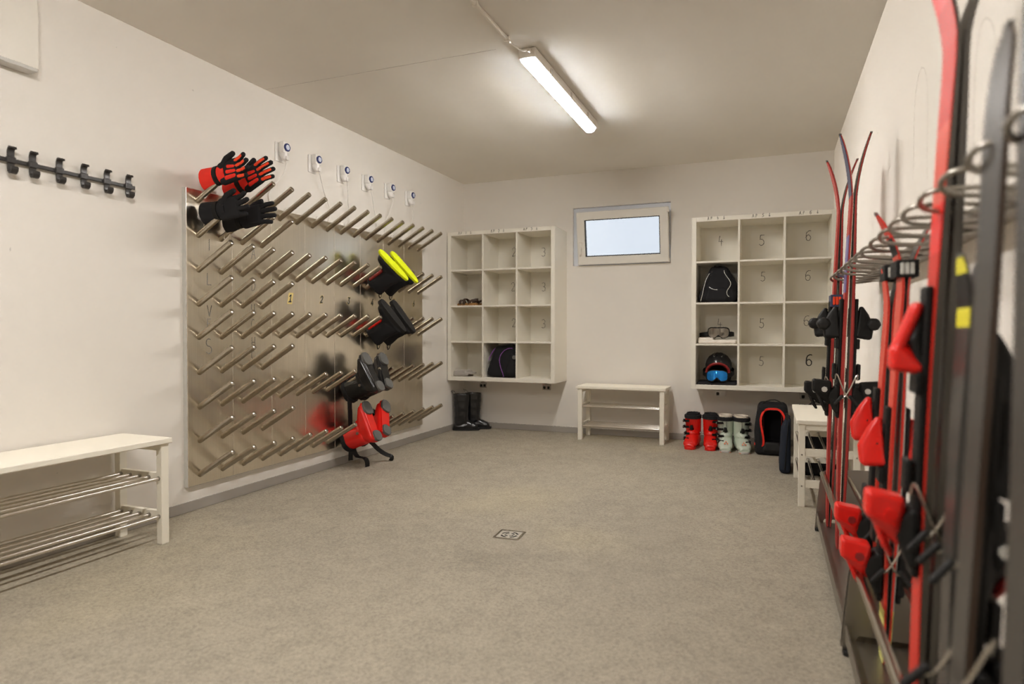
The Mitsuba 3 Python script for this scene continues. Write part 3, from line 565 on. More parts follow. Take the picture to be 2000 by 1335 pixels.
t = thing('gym_bag', 'black gym bag with purple piping filling the bottom middle cubby', 'bag'); z = czL[0]; xa, xb = cxL[1]+0.008, cxL[1]+cw-0.006
body = tm(hull((xa+0.05, 5.83, z+0.05, 0.046), (xb-0.05, 5.83, z+0.05, 0.046), (xa+0.12, 5.85, z+0.26, 0.05), (xb-0.06, 5.85, z+0.27, 0.05), (xa+0.05, 6.06, z+0.05, 0.046), (xb-0.05, 6.06, z+0.05, 0.046), (xa+0.12, 6.04, z+0.25, 0.05), (xb-0.06, 6.04, z+0.25, 0.05)))
put(t+'__body', soft(body, 0.02, 0.005, 16, 8), 'm_blackcloth', True)
put(t+'__piping', tube(smooth_path([(xa+0.19, 5.785, z+0.01), (xa+0.165, 5.772, z+0.10), (xa+0.155, 5.775, z+0.20), (xa+0.20, 5.785, z+0.265), (xa+0.28, 5.79, z+0.285)], 30), 0.0042, 8), 'm_purple')
put(t+'__piping', tube(smooth_path([(xa+0.035, 5.785, z+0.17), (xa+0.065, 5.783, z+0.235), (xa+0.10, 5.79, z+0.285)], 20), 0.0048, 8), 'm_purple')
put(t+'__pocket', soft(tm(hull((xa+0.24, 5.80, z+0.06, 0.035), (xa+0.28, 5.80, z+0.20, 0.03), (xb-0.04, 5.80, z+0.05, 0.03), (xb-0.04, 5.80, z+0.2, 0.03))), 0.02, 0.003, 20, 3), 'm_blackcloth', True)
put(t+'__buckle', moved(lathe([(0.02, 0), (0.02, 0.006), (0.012, 0.008)], 18), frame((xb-0.015, 5.768, z+0.2), (1, 0, 0), (0, 0, 1), (0, -1, 0))), 'm_greyrubber')

# ------------------------------------------------------------------ things in the right cubbies
t = thing('backpack', 'black backpack with silver piping in the second cubby from the top', 'backpack'); z = czR[2]; xa, xb = cxR[0]+0.006, cxR[0]+cw-0.006; xm = (xa+xb)/2
body = tm(hull((xa+0.05, 5.83, z+0.05, 0.045), (xb-0.05, 5.83, z+0.05, 0.045), (xm-0.03, 5.87, z+0.275, 0.04), (xm+0.05, 5.87, z+0.275, 0.04), (xb-0.04, 5.9, z+0.16, 0.035), (xa+0.05, 6.06, z+0.05, 0.045), (xb-0.05, 6.06, z+0.05, 0.045), (xm, 6.02, z+0.26, 0.045)))
put(t+'__body', soft(body, 0.02, 0.006, 14, 11), 'm_blackcloth', True)
put(t+'__piping', tube(smooth_path([(xa+0.028, 5.785, z+0.012), (xa+0.045, 5.778, z+0.08), (xa+0.062, 5.780, z+0.16), (xa+0.10, 5.800, z+0.25)], 26), 0.003, 8), 'm_silver')
put(t+'__piping', tube(smooth_path([(xm+0.055, 5.822, z+0.275), (xm+0.085, 5.81, z+0.21), (xm+0.11, 5.79, z+0.15), (xm+0.085, 5.777, z+0.10), (xm+0.10, 5.775, z+0.045)], 30), 0.003, 8), 'm_silver')
put(t+'__piping', tube(smooth_path([(xm-0.065, 5.796, z+0.135), (xm-0.03, 5.784, z+0.112), (xm+0.005, 5.782, z+0.108)], 14), 0.0026, 8), 'm_silver')
put(t+'__front_pocket', soft(tm(hull((xm-0.07, 5.80, z+0.035, 0.03), (xm+0.06, 5.80, z+0.035, 0.03), (xm-0.06, 5.81, z+0.10, 0.03), (xm+0.05, 5.81, z+0.10, 0.03))), 0.02, 0.005, 18, 4), 'm_blackcloth', True)
put(t+'__carry_handle', ribbon(smooth_path([(xm-0.03, 5.86, z+0.305), (xm-0.02, 5.845, z+0.318), (xm+0.02, 5.845, z+0.318), (xm+0.035, 5.86, z+0.305)], 14), 0.02, 0.005, (0, 1, 0)), 'm_black')

def goggles(t, M, lens, k=1.0, strap_pts=None):
    P = []
    for q in np.arange(60)*2*math.pi/60:
        c, s = math.cos(q), math.sin(q); x = 0.088*np.sign(c)*abs(c)**0.55; z = 0.048*np.sign(s)*abs(s)**0.6
        if z < 0 and abs(x) < 0.03: z = -0.048+0.030*(1-(abs(x)/0.03)**1.5)
        P.append((x, z))
    def curved(m):
        m = fine(m, 0.014); v = m.vertices.copy()
        v[:, 2] = v[:, 2]-v[:, 0]**2*5.0-v[:, 1]**2*1.5; m.vertices = v; return m
    pg = sg.Polygon(P); ext = lambda a, d: trimesh.creation.extrude_polygon(a, d, engine='earcut')
    F = frame((0, 0, 0), (1, 0, 0), (0, 0, 1), (0, -1, 0))
    put(t+'__lens', moved(moved(curved(ext(pg.buffer(-0.004), 0.010)), F), M), lens, 50)
    put(t+'__frame', moved(moved(curved(ext(pg.buffer(0.003), 0.007)), frame((0, 0, 0), (1, 0, 0), (0, 0, 1), (0, -1, 0))@np.diag([1, 1, 1, 1.0])), M), 'm_black', 35)
    put(t+'__foam', moved(moved(curved(ext(pg.buffer(-0.002).difference(pg.buffer(-0.014)), 0.02)), frame((0, 0.022, 0), (1, 0, 0), (0, 0, 1), (0, -1, 0))), M), 'm_blackcloth', 35)
    if strap_pts is not None: put(t+'__strap', ribbon(smooth_path(strap_pts, 24), 0.036, 0.004, (0, 0, 1)), 'm_black')
t = thing('folded_cloth', 'white folded cloth under the grey goggles in the third cubby', 'cloth'); z = czR[1]; xa = cxR[0]
m = soft(rbox(xa+0.012, xa+cw-0.012, 5.80, 6.02, z, z+0.03, 0.012), 0.014, 0.010, 15, 21); m.vertices[:, 2] = np.maximum(m.vertices[:, 2], z+0.0005)
put(t+'__sheet', m, 'm_whitecloth', True)
m2 = soft(rbox(xa+0.016, xa+0.14, 5.81, 5.98, z+0.02, z+0.052, 0.012), 0.014, 0.009, 17, 22); put(t+'__fold', m2, 'm_whitecloth', True)
t = thing('goggles', 'grey mirrored ski goggles on the white cloth in the third cubby', 'goggles'); gx = -0.418
goggles(t, frame((gx, 5.835, z+0.090), (1, 0, 0), (0, 0.97, 0.24), (0, -0.24, 0.97)), 'm_lens', strap_pts=[(gx-0.088, 5.87, z+0.085), (gx-0.13, 5.88, z+0.078), (gx-0.165, 5.93, z+0.072), (gx-0.10, 5.99, z+0.072), (gx+0.05, 5.99, z+0.075), (gx+0.12, 5.94, z+0.08), (gx+0.09, 5.875, z+0.086)])
t = thing('face_mask_cloth', 'black cloth spread under the helmet in the bottom left cubby', 'cloth'); z = czR[0]
m = soft(rbox(xa+0.008, xa+cw-0.008, 5.78, 6.05, z, z+0.022, 0.009), 0.016, 0.008, 17, 31); m.vertices[:, 2] = np.maximum(m.vertices[:, 2], z+0.0005)
scene[t] = ply(m, 'm_blackcloth', True)
t = thing('ski_helmet', 'black ski helmet with red inner rim on the bottom of the right cubby shelf', 'helmet'); hx, hy, hz = -0.42, 5.92, z+0.150
sph = trimesh.creation.icosphere(subdivisions=4)
def ell(a, b, c, x=0, y=0, zz=0): return man(trimesh.Trimesh(sph.vertices*[a, b, c]+[x, y, zz], sph.faces, process=False))
shell = ell(0.112, 0.135, 0.125)-ell(0.096, 0.118, 0.108)-hull((-0.052, -0.15, 0.005, 0.034), (0.052, -0.15, 0.005, 0.034), (-0.06, -0.15, -0.14, 0.03), (0.06, -0.15, -0.14, 0.03), (-0.055, -0.02, -0.14, 0.03), (0.055, -0.02, -0.14, 0.03))-tm_box(-0.2, 0.2, -0.2, 0.2, -0.3, -0.118)
put(t+'__shell', moved(tm(shell), place(hx, hy, hz)), 'm_blackgloss', 40)
put(t+'__lining', moved(tm(ell(0.095, 0.117, 0.107)-ell(0.080, 0.10, 0.092)-tm_box(-0.075, 0.075, -0.3, -0.02, -0.3, 0.025)-tm_box(-0.2, 0.2, -0.2, 0.2, -0.3, -0.11)), place(hx, hy, hz)), 'm_blackcloth', 40)
arcp = [(0.092*math.cos(q), -0.122+0.040*abs(math.cos(q))**2, -0.048+0.080*math.sin(q)) for q in np.radians(np.linspace(-12, 192, 24))]
put(t+'__rim', moved(tube(arcp, 0.012, 10), place(hx, hy, hz)), 'm_darkred')
puts(t+'__ear_pad', [moved(tm(hull((s*0.092, -0.04, -0.06, 0.018), (s*0.092, 0.01, -0.06, 0.018), (s*0.088, -0.02, -0.10, 0.018))), place(hx, hy, hz)) for s in (-1, 1)], 'm_blackcloth')
puts(t+'__vent', [moved(tm(hull((s*0.03, -0.085, 0.088, 0.006), (s*0.05, -0.03, 0.104, 0.006))), place(hx, hy, hz)) for s in (-1, 1)], 'm_greyrubber')
t = thing('blue_goggles', 'blue mirrored ski goggles hanging on the front of the black helmet', 'goggles')
goggles(t, frame((hx-0.002, hy-0.158, hz-0.072), (1, 0, 0), (0, 0.99, -0.12), (0, 0.12, 0.99)), 'm_bluelens', strap_pts=[(hx-0.088, hy-0.115, hz-0.068), (hx-0.120, hy-0.06, hz-0.06), (hx-0.128, hy+0.02, hz-0.04), (hx-0.07, hy+0.138, hz-0.02), (hx+0.07, hy+0.138, hz-0.02), (hx+0.128, hy+0.02, hz-0.04), (hx+0.118, hy-0.06, hz-0.06), (hx+0.086, hy-0.115, hz-0.068)])

# ------------------------------------------------------------------ bags on the floor at the right
t = thing('boot_backpack', 'upright black backpack with red trim, open at the front, on the floor', 'backpack'); X0, X1, YA, YB = -0.112, 0.150, 5.60, 5.90
shell = man(soft(tm(hull(*[(x, y, zz, 0.035) for x in (X0+0.035, X1-0.035) for y in (YA+0.035, YB-0.035) for zz in (0.036,)], *[(x, y, zz, 0.045) for x in (X0+0.06, X1-0.06) for y in (YA+0.05, YB-0.06) for zz in (0.37,)], *[(x, y, 0.2, 0.04) for x in (X0+0.033, X1-0.033) for y in (YA+0.04, YB-0.04)])), 0.03, 0.003, 9, 2))-hull(*[(x, y, zz, 0.02) for x in (X0+0.075, X1-0.072) for y in (YA-0.1, YB-0.08) for zz in (0.105, 0.345)])
put(t+'__body', tm(shell), 'm_blackcloth', 35)
rim = smooth_path([(X0+0.058, YA+0.004, 0.07), (X0+0.050, YA-0.002, 0.22), (X0+0.060, YA+0.004, 0.345), (X0+0.09, YA+0.008, 0.374), ((X0+X1)/2, YA+0.006, 0.38), (X1-0.085, YA+0.008, 0.374), (X1-0.055, YA+0.004, 0.345), (X1-0.047, YA-0.002, 0.22), (X1-0.055, YA+0.004, 0.10)], 60)
put(t+'__red_trim', ribbon(rim, 0.016, 0.008, (1, 0, 1)), 'm_redcloth')
puts(t+'__inner_lining', [box(X0+0.062, X0+0.066, YA+0.05, YB-0.1, 0.11, 0.34, 0.001), box(X1-0.062, X1-0.058, YA+0.05, YB-0.1, 0.11, 0.34, 0.001)], 'm_darkred', False)
put(t+'__front_flap', soft(tm(hull((X0+0.08, YA+0.02, 0.05, 0.03), (X1-0.07, YA+0.02, 0.05, 0.03), ((X0+X1)/2-0.04, YA+0.015, 0.09, 0.02), ((X0+X1)/2+0.04, YA+0.015, 0.09, 0.02))), 0.02, 0.002, 20, 7), 'm_rubber', True)
put(t+'__carry_handle', ribbon(smooth_path([((X0+X1)/2-0.075, YA+0.07, 0.405), ((X0+X1)/2-0.05, YA+0.07, 0.432), ((X0+X1)/2, YA+0.07, 0.446), ((X0+X1)/2+0.05, YA+0.07, 0.436), ((X0+X1)/2+0.07, YA+0.07, 0.405)], 20), 0.022, 0.006, (0, 1, 0)), 'm_black')
put(t+'__side_tag', rbox(X0-0.004, X0+0.012, YA+0.02, YA+0.075, 0.075, 0.10, 0.004), 'm_redcloth')
t = thing('boot_bag', 'slim navy blue bag leaning on the end of the white bench', 'bag')
nb = soft(tm(hull((0.078, 4.95, 0.03, 0.028), (0.100, 4.95, 0.03, 0.028), (0.078, 5.28, 0.03, 0.028), (0.100, 5.28, 0.03, 0.028), (0.098, 5.0, 0.30, 0.028), (0.112, 4.99, 0.365, 0.018), (0.112, 5.22, 0.365, 0.018), (0.092, 5.26, 0.28, 0.028))), 0.02, 0.004, 12, 9)
nb.vertices[:, 0] = np.minimum(nb.vertices[:, 0]+0.014, 0.139); put(t+'__body', nb, 'm_navycloth', True)
put(t+'__zip', tube(smooth_path([(0.10, 4.921, 0.03), (0.108, 4.925, 0.15), (0.120, 4.955, 0.32), (0.126, 4.985, 0.383)], 20), 0.004, 6), 'm_black')
put(t+'__grab_loop', ribbon(smooth_path([(0.112, 4.98, 0.376), (0.112, 5.01, 0.41), (0.112, 5.06, 0.415), (0.112, 5.09, 0.378)], 14), 0.02, 0.004, (1, 0, 0)), 'm_black')
t = thing('travel_bag', 'black bag standing behind the white bench at the right wall', 'bag')
put(t+'__body', soft(rbox(0.175, 0.475, 4.93, 5.28, 0.0, 0.465, 0.03), 0.04, 0.003, 8, 14), 'm_blackcloth', True)
put(t+'__carry_handle', ribbon(smooth_path([(0.25, 5.03, 0.455), (0.27, 5.03, 0.497), (0.30, 5.03, 0.508), (0.34, 5.03, 0.50), (0.36, 5.03, 0.455)], 18), 0.03, 0.006, (0, 1, 0)), 'm_black')
put(t+'__front_pocket', soft(rbox(0.20, 0.45, 4.905, 4.955, 0.06, 0.36, 0.02), 0.04, 0.003, 8, 15), 'm_blackcloth', True)

# ------------------------------------------------------------------ floor drain
t = thing('floor_drain', 'small square steel drain with slots set into the grey floor', 'drain'); M = place(-1.19, 2.945, 0, 4)
put(t+'__rim', moved(tm(man(box(-0.066, 0.066, -0.066, 0.066, 0.0, 0.0035, 0.001))-man(box(-0.055, 0.055, -0.055, 0.055, -1, 1, 0))), M), 'm_chrome', False)
put(t+'__plate', moved(box(-0.055, 0.055, -0.055, 0.055, 0.0, 0.002, 0.0005), M), 'm_drain', False)
for r in (0.022, 0.040):
    for a0 in (20, 110, 200, 290):
        p = [(r*math.cos(a), r*math.sin(a), 0.0022) for a in np.radians(np.linspace(a0, a0+60, 10))]
        put(t+'__slot', moved(ribbon(p, 0.008, 0.001, (0, 0, 1)) if False else loft([[(q[0]*k, q[1]*k, zz) for k, zz in ((1-0.004/r, 0.0018), (1+0.004/r, 0.0018), (1+0.004/r, 0.0026), (1-0.004/r, 0.0026))] for q in p]), M), 'm_black', False)

# ------------------------------------------------------------------ ski racks along the right wall
def wall_rack(label, y0, y1):
    t = thing('ski_holder_rail', label, 'ski rack')
    prof = [(XR, 1.325), (0.478, 1.325), (0.474, 1.318), (0.474, 1.27), (0.398, 1.262), (0.398, 1.257), (0.476, 1.249), (XR, 1.249)]
    poly = sg.Polygon(prof); m = trimesh.creation.extrude_polygon(poly, y1-y0, engine='earcut')
    put(t+'__wall_rail', moved(m, frame((0, y1, 0), (1, 0, 0), (0, 0, 1), (0, -1, 0))), 'm_darksteel', False)
    n = int(round((y1-y0)/0.165))
    for i in range(n):
        y = y0+(i+0.5)*(y1-y0)/n; w = 0.034
        q = [(0.47, -0.8, 1.258), (0.40, -1, 1.260), (0.315, -1, 1.264), (0.283, -0.72, 1.266), (0.272, 0, 1.267), (0.283, 0.72, 1.266), (0.315, 1, 1.264), (0.40, 1, 1.260), (0.47, 0.8, 1.258)]
        p = smooth_path([(xx, y+w*a, zz-0.016*a*min(1, (0.47-xx)/0.1+0.3)) for xx, a, zz in q], 34)
        put(t+'__holder_loop', tube(p, 0.0052, 8), 'm_darksteel')
    return t
wall_rack('steel ski holder rail with wire loops on the right wall, far section', 2.30, 3.61)
wall_rack('steel ski holder rail with wire loops on the right wall, near section', 0.55, 2.26)
def floor_rack(label, y0, y1):
    t = thing('ski_tray', label, 'ski rack')
    pl = sg.Polygon([(0.215, 0.0), (0.222, 0.10), (0.236, 0.24)]+arc(0.285, 0.262, 0.045, 0.050, 170, 95, 8)+[(0.45, 0.318)]+arc(0.45, 0.30, 0.018, 0.018, 90, 0, 5)+[(0.47, 0.0), (0.45, 0.0), (0.43, 0.06), (0.26, 0.06), (0.235, 0.0)])
    for y in (y0, y1-0.006):
        put(t+'__end_plate', moved(trimesh.creation.extrude_polygon(pl, 0.006, engine='earcut'), frame((0, y+0.006, 0), (1, 0, 0), (0, 0, 1), (0, -1, 0))), 'm_darksteel', False)
    put(t+'__front_rail', cyl((0.249, y0, 0.287), (0.249, y1, 0.287), 0.0125, 16), 'm_peg')
    put(t+'__rear_rail', cyl((0.362, y0, 0.284), (0.362, y1, 0.284), 0.010, 16), 'm_peg')
    tr = sg.Polygon([(0.228, 0.09), (0.224, 0.09), (0.224, 0.040), (0.46, 0.040), (0.46, 0.09), (0.456, 0.09), (0.456, 0.044), (0.228, 0.044)])
    put(t+'__tray', moved(trimesh.creation.extrude_polygon(tr, y1-y0-0.02, engine='earcut'), frame((0, y1-0.01, 0), (1, 0, 0), (0, 0, 1), (0, -1, 0))), 'm_darksteel', False)
    for y in (y0+0.02, y1-0.02): put(t+'__foot', cyl((0.228, y, 0), (0.228, y, 0.012), 0.012, 12), 'm_rubber')
    return t
floor_rack('steel floor tray with rails holding the ski tails, far section', 2.30, 3.61)
floor_rack('steel floor tray with rails holding the ski tails, near section', 0.55, 2.26)

# ------------------------------------------------------------------ skis; local: tail at z = 0, tip at z = L, width along y, top sheet towards +x
class SkiShape:
    def __init__(s, L, tw, ww, bw, rise, tl, th=0.014, camber=0.004):
        s.L, s.tw, s.ww, s.bw, s.rise, s.tl, s.th, s.camber = L, tw, ww, bw, rise, tl, th, camber
    def width(s, z):
        z = np.asarray(z, float); zt, zw = s.L-s.tl, s.L*0.46
        w = np.where(z < zw, s.bw+(s.ww-s.bw)*np.sin(np.clip(z/zw, 0, 1)*np.pi/2), s.ww+(s.tw-s.ww)*(1-np.cos(np.clip((z-zw)/(zt-zw), 0, 1)*np.pi))/2)
        q = np.clip((z-zt)/s.tl, 0, 1); w = np.where(z > zt, s.tw*np.sqrt(np.clip(1-q**2.6, 0.004, 1)), w)
        q = np.clip(z/0.03, 0, 1); return np.where(z < 0.03, w*(0.72+0.28*np.sqrt(q)), w)
    def centre(s, z):
        zt = s.L-s.tl; q = np.clip((z-zt+0.05)/(s.tl+0.05), 0, 1); k = np.clip(z/zt, 0, 1)
        return s.rise*q**2.0+s.camber*np.sin(k*np.pi)
    def thick(s, z):
        k = np.clip(z/(s.L-s.tl), 0, 1); return s.th*(0.55+0.45*np.sin(k*np.pi)**0.8)*np.where(z > s.L-s.tl, 0.9, 1)
    def layer(s, z0, z1, a, b, wk=1.0, n=46):
        """slab between the fractions a and b of the thickness; a, b in 0..1, plus offsets in metres if tuples"""
        z = np.linspace(z0, z1, n); c = s.centre(z); dz = 1e-3; t = np.stack([s.centre(z+dz)-s.centre(z-dz), 0*z, 0*z+2*dz], 1); t /= np.linalg.norm(t, axis=1, keepdims=True)
        nrm = np.stack([t[:, 2], 0*z, -t[:, 0]], 1); th = s.thick(z); w = s.width(z)*wk/2; P = np.stack([c, 0*z, z], 1); yv = np.array([0, 1.0, 0])
        off = lambda f: (th*f[0]+f[1])[:, None]*nrm
        lo, hi = P+off(a), P+off(b)
        return loft(np.stack([lo-yv*w[:, None], lo+yv*w[:, None], hi+yv*w[:, None], hi-yv*w[:, None]], 1))

def toe_piece(x, z, k=1.0, arm=False):
    if not arm:
        return smoothed(union([hull((x+0.010, -0.022, z-0.050, 0.012), (x+0.010, 0.022, z-0.050, 0.012), (x+0.048*k, -0.014, z-0.052, 0.016), (x+0.048*k, 0.014, z-0.052, 0.016), (x+0.050*k, 0, z-0.012, 0.021), (x+0.034*k, 0, z+0.036, 0.016), (x+0.020*k, 0, z+0.066, 0.011))]), 0.010, 10)
    hs = [hull((x+0.014, -0.022, z-0.058, 0.011), (x+0.014, 0.022, z-0.058, 0.011), (x+0.054*k, -0.020, z-0.054, 0.012), (x+0.054*k, 0.020, z-0.054, 0.012), (x+0.054*k, -0.018, z-0.026, 0.013), (x+0.054*k, 0.018, z-0.026, 0.013), (x+0.026, 0, z-0.022, 0.012)),
          hull((x+0.056*k, -0.012, z-0.028, 0.012), (x+0.056*k, 0.012, z-0.028, 0.012), (x+0.040*k, -0.012, z+0.012, 0.011), (x+0.040*k, 0.012, z+0.012, 0.011)),
          hull((x+0.040*k, -0.012, z+0.012, 0.011), (x+0.040*k, 0.012, z+0.012, 0.011), (x+0.018*k, -0.012, z+0.066, 0.011), (x+0.018*k, 0.012, z+0.066, 0.011))]
    return smoothed(union(hs), 0.010, 8)
def heel_piece(x, z, k=1.0):
    hs = [hull((x+0.050*k, -0.021, z-0.005, 0.013), (x+0.050*k, 0.021, z-0.005, 0.013), (x+0.095*k, -0.021, z+0.012, 0.012), (x+0.095*k, 0.021, z+0.012, 0.012), (x+0.040*k, -0.020, z+0.040, 0.011), (x+0.040*k, 0.020, z+0.040, 0.011), (x+0.096*k, -0.020, z+0.046, 0.011), (x+0.096*k, 0.020, z+0.046, 0.011), (x+0.035*k, 0, z-0.040, 0.014))]
    return smoothed(union(hs), 0.012, 6)
def ski(label, sh, y, xb, xr, side, mats, bind=None, group=None, tip=None, tail=None, splay=0.0, zb=0.046, extra=None, bk=1.0, ylean=0.0, ring=False, arm=False, rv='m_lightgrey'):
    """side -1: top sheet towards the room, +1: towards the wall. xb, xr: where the base stands at the tail and at the height of the rail"""
    t = thing('ski', label, 'ski', group); a = np.array([xr-xb, ylean, 1.27-zb]); a /= np.linalg.norm(a)
    yv = np.array([0, side*1.0, 0]); xv = np.cross(yv, a); xv /= np.linalg.norm(xv); yv = np.cross(a, xv); M = frame((xb, y, zb), xv, yv, a)
    top, core, bas = mats
    put(t+'__base', moved(sh.layer(0, sh.L, (0, 0.0005), (0.22, 0), 0.985), M), bas, 40)
    put(t+'__core', moved(sh.layer(0, sh.L, (0.22, 0), (0.74, 0), 1.0), M), core, 40)
    cuts = [0.0, sh.L]; ms = [top]
    if tip: cuts, ms = [0.0]+[sh.L-c for c, _ in tip]+[sh.L], [top]+[m for _, m in tip]
    if tail: cuts, ms = [0.0, tail[0]]+cuts[1:], [tail[1]]+ms
    for i, m in enumerate(ms):
        put(t+('__top_sheet' if i == (1 if tail else 0) else '__graphic_or_glint_band'), moved(sh.layer(cuts[i], cuts[i+1], (0.74, 0), (1.0, 0), 0.955, 46 if i == 0 else 20), M), m, 40)
    put(t+'__tip_protector', moved(sh.layer(sh.L-0.005, sh.L+0.001, (0.0, 0.0), (1.0, 0.001), 1.02, 6), M), 'm_greyrubber', 40)
    if bind:
        zt, zh, bm, lev = bind; zt, zh = zt-zb, zh-zb; zm = (zt+zh)/2; x = float(sh.centre(np.array(zm)))+sh.th
        put(t+'__binding_plate', moved(rbox(x-0.001, x+0.013, -0.030, 0.030, zh-0.11, zt+0.11, 0.005), M), 'm_black')
        put(t+'__toe_piece', moved(toe_piece(x+0.008, zt, bk, arm), M), bm, 40)
        put(t+'__toe_body', moved(tm(hull((x+0.012, -0.016, zt-0.05, 0.010), (x+0.012, 0.016, zt-0.05, 0.010), (x+0.030*bk, -0.014, zt+0.0, 0.010), (x+0.030*bk, 0.014, zt+0.0, 0.010), (x+0.012, 0, zt+0.05, 0.010))), M), 'm_black', 40)
        put(t+'__toe_pad', moved(rbox(x+0.010, x+0.024, -0.035, 0.035, zt-0.11, zt-0.065, 0.005), M), 'm_black')
        if ring: put(t+'__toe_wheel', moved(tm(hull(*[(x+0.075+0.012*math.cos(q), yy, zt+0.012*math.sin(q), 0.016) for q in np.arange(6)*math.pi/3 for yy in (-0.02, 0.02)], k=1)), M), 'm_rubber')
        k = put(t+'__heel_piece', moved(heel_piece(x+0.004, zh, bk), M), bm, 40)
        put(k+'__heel_base', moved(tm(hull((x+0.010, -0.026, zh-0.08, 0.011), (x+0.010, 0.026, zh-0.08, 0.011), (x+0.012, -0.026, zh+0.02, 0.012), (x+0.012, 0.026, zh+0.02, 0.012), (x+0.040*bk, -0.014, zh-0.015, 0.012), (x+0.040*bk, 0.014, zh-0.015, 0.012))), M), 'm_black')
        xx = x+0.088*bk
        put(k+'__lever', moved(tm(hull((xx, -0.013, zh-0.005, 0.007), (xx, 0.013, zh-0.005, 0.007), (xx-0.020*bk, -0.010, zh-0.055, 0.006), (xx-0.020*bk, 0.010, zh-0.055, 0.006), (xx-0.034*bk, 0, zh-0.075, 0.006))), M), lev)
        put(k+'__rivet', moved(cyl((x+0.062*bk, -0.036, zh+0.014), (x+0.062*bk, 0.036, zh+0.014), 0.012, 16), M), rv)
        ww = float(sh.width(np.array(zh+0.1)))/2+0.006
        br = []
        for s in (-1, 1):
            p = smooth_path([(x+0.020, s*0.026, zh+0.06), (x+0.018, s*ww, zh+0.085), (x-0.006, s*(ww+0.003), zh+0.03), (x-0.045, s*(ww+0.006), zh-0.02)], 16)
            b = put(t+'__brake_arm', moved(tube(p, 0.0032, 8), M), 'm_chrome')
            put(b+'__brake_tip', moved(tm(hull((x-0.040, s*(ww+0.006), zh-0.012, 0.0075), (x-0.066, s*(ww+0.010), zh-0.045, 0.007))), M), 'm_rubber')
        put(t+'__brake_pedal', moved(rbox(x+0.018, x+0.032, -0.026, 0.026, zh+0.06, zh+0.13, 0.006), M), 'm_black')
    if extra: extra(t, M, sh)
    return t
def strap(label, y, x0, x1, z, w, yw, m, gm):
    t = thing('ski_strap', label, 'strap')
    put(t+'__band', tm(man(rbox(x0-0.006, x1+0.006, y-yw/2-0.006, y+yw/2+0.006, z-w/2, z+w/2, 0.004))-tm_box(x0, x1, y-yw/2, y+yw/2, z-1, z+1)), m, 35)
    puts(t+'__grip_patch', [rbox(x0+0.004+i*(x1-x0-0.008)/3, x0+0.004+(i+0.85)*(x1-x0-0.008)/3, y-yw/2-0.012, y-yw/2-0.004, z-w*0.33, z+w*0.33, 0.003) for i in range(3)], gm, 35)

W = lambda *a, **k: SkiShape(*a, **k)
# pair A, farthest: red; pair B: navy and red
sA = W(1.80, 0.100, 0.070, 0.090, 0.062, 0.26, th=0.017)
ski('red ski of the farthest pair, its top sheet and tip towards the room', sA, 3.55, 0.273, 0.304, -1, ('m_skideep', 'm_skideep', 'm_skibase'), (1.045, 0.70, 'm_black', 'm_rubber'), tip=[(0.34, 'm_skideep')], ring=True)
ski('dark edged red ski of the farthest pair, its tip towards the wall', sA, 3.55, 0.274, 0.305, 1, ('m_darkred', 'm_skideep', 'm_skibase'), (1.045, 0.70, 'm_black', 'm_rubber'), ring=True)
strap('black strap with a red patch around the farthest ski pair', 3.55, 0.276, 0.322, 1.155, 0.06, 0.095, 'm_navy', 'm_orangered')
sB = W(1.83, 0.102, 0.072, 0.092, 0.055, 0.30, th=0.018)
ski('ski with navy tip and violet side in the second farthest pair, room side', sB, 3.20, 0.288, 0.322, -1, ('m_skideep', 'm_skideep', 'm_skiwhite'), (1.04, 0.735, 'm_black', 'm_rubber'), tip=[(0.70, 'm_violet'), (0.45, 'm_skideep'), (0.28, 'm_navy')], ring=True)
ski('ski with dark tip in the second farthest pair, wall side', sB, 3.20, 0.290, 0.324, 1, ('m_darkred', 'm_skideep', 'm_skibase'), (1.04, 0.735, 'm_black', 'm_rubber'), tip=[(0.28, 'm_brown')], ring=True)
# pair C1 and C2: short red skis
sC1 = W(1.17, 0.088, 0.068, 0.084, 0.022, 0.13, th=0.013)
sC2 = W(1.305, 0.092, 0.068, 0.084, 0.075, 0.19, th=0.013)
ski('short red ski behind the strapped pair, red binding towards the room', sC1, 2.40, 0.318, 0.362, -1, ('m_skipale', 'm_skired', 'm_skibase'), (0.715, 0.375, 'm_red', 'm_red'), tail=(0.16, 'm_paleyellow'), bk=1.0, rv='m_darkred')
ski('short red ski behind the strapped pair, wall side', sC1, 2.40, 0.320, 0.364, 1, ('m_skipale', 'm_skired', 'm_skibase'), (0.715, 0.375, 'm_red', 'm_black'), tail=(0.16, 'm_paleyellow'), bk=0.8, rv='m_darkred')
ski('short red ski with black banded tip bent over the rail, room side', sC2, 2.15, 0.314, 0.358, -1, ('m_skipale', 'm_skired', 'm_skibase'), (0.680, 0.335, 'm_red', 'm_red'), tip=[(0.125, 'm_black'), (0.075, 'm_skired')], tail=(0.16, 'm_paleyellow'), bk=1.0, rv='m_darkred')
ski('short red ski with grey tip leaning to the wall, wall side', sC2, 2.15, 0.316, 0.360, 1, ('m_lightgrey', 'm_skired', 'm_skibase'), (0.680, 0.335, 'm_red', 'm_black'), tip=[(0.22, 'm_lightgrey')], tail=(0.16, 'm_paleyellow'), bk=0.8, rv='m_darkred')
strap('grey and black strap around the short red ski pair with banded tip', 2.15, 0.334, 0.379, 1.185, 0.05, 0.088, 'm_black', 'm_lightgrey')
strap('grey and black strap around the short red ski pair behind', 2.40, 0.341, 0.382, 1.195, 0.05, 0.088, 'm_black', 'm_lightgrey')
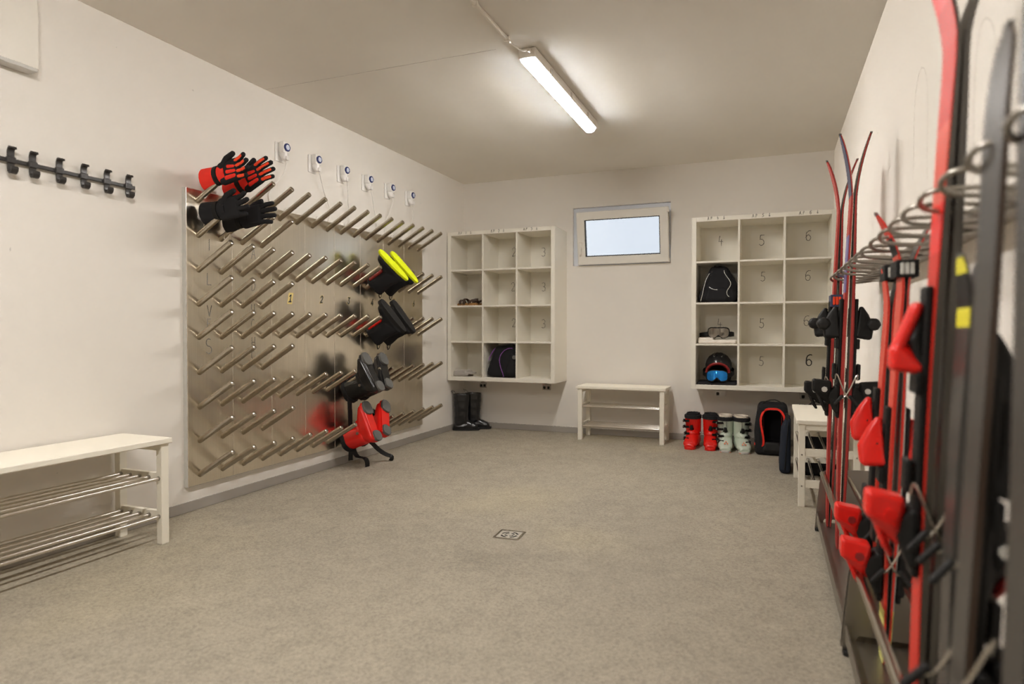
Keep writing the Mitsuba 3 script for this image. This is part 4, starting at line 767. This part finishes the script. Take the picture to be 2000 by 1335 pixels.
# pair D: long red
sD = W(1.78, 0.112, 0.068, 0.095, 0.085, 0.24, th=0.017)
ski('long bright red ski reaching above the picture, red top sheet to the room', sD, 1.55, 0.287, 0.331, -1, ('m_skired', 'm_skibase', 'm_skibase'), (0.990, 0.615, 'm_red', 'm_red'), tip=[(0.66, 'm_red'), (0.56, 'm_skipale'), (0.40, 'm_skired'), (0.16, 'm_red')], rv='m_red', bk=0.88, arm=True)  # the pale band is a highlight painted into the red top sheet
ski('long ski with grey base behind the bright red ski, wall side', sD, 1.55, 0.289, 0.333, 1, ('m_skidark', 'm_skibase', 'm_skibase'), (0.990, 0.615, 'm_black', 'm_rubber'), bk=0.8)
# short pair with yellow graphics between the red pair and the dark pairs
sY = W(1.10, 0.084, 0.066, 0.08, 0.012, 0.10, th=0.013)
ski('short black ski with yellow tip between red and dark skis, room side', sY, 1.36, 0.300, 0.330, -1, ('m_skidark', 'm_skidark', 'm_skibase'), None, tip=[(0.13, 'm_yellow2'), (0.095, 'm_black'), (0.035, 'm_yellow2')])
ski('short black ski with yellow tip between red and dark skis, wall side', sY, 1.36, 0.302, 0.332, 1, ('m_yellow2', 'm_yellow2', 'm_skibase'), (0.93, 0.62, 'm_black', 'm_darkred'), tip=[(0.13, 'm_yellow2'), (0.09, 'm_black'), (0.05, 'm_yellow2')], bk=0.7)
# two dark skis standing singly, their bases towards the room, nearest to the camera
sE = W(1.40, 0.096, 0.072, 0.092, 0.008, 0.11, th=0.012)
ski('single dark grey ski with rounded tip, base to the room, second from the camera', sE, 1.11, 0.229, 0.289, 1, ('m_skidark', 'm_brown', 'm_skigrey'), (0.84, 0.50, 'm_black', 'm_rubber'), bk=0.8)
sF = W(1.47, 0.100, 0.074, 0.094, 0.010, 0.13, th=0.012)
ski('single dark grey ski at the picture edge, base to the room, nearest the camera', sF, 0.955, 0.262, 0.288, 1, ('m_skidark', 'm_brown', 'm_skigrey'), (0.80, 0.47, 'm_black', 'm_rubber'), bk=0.8)
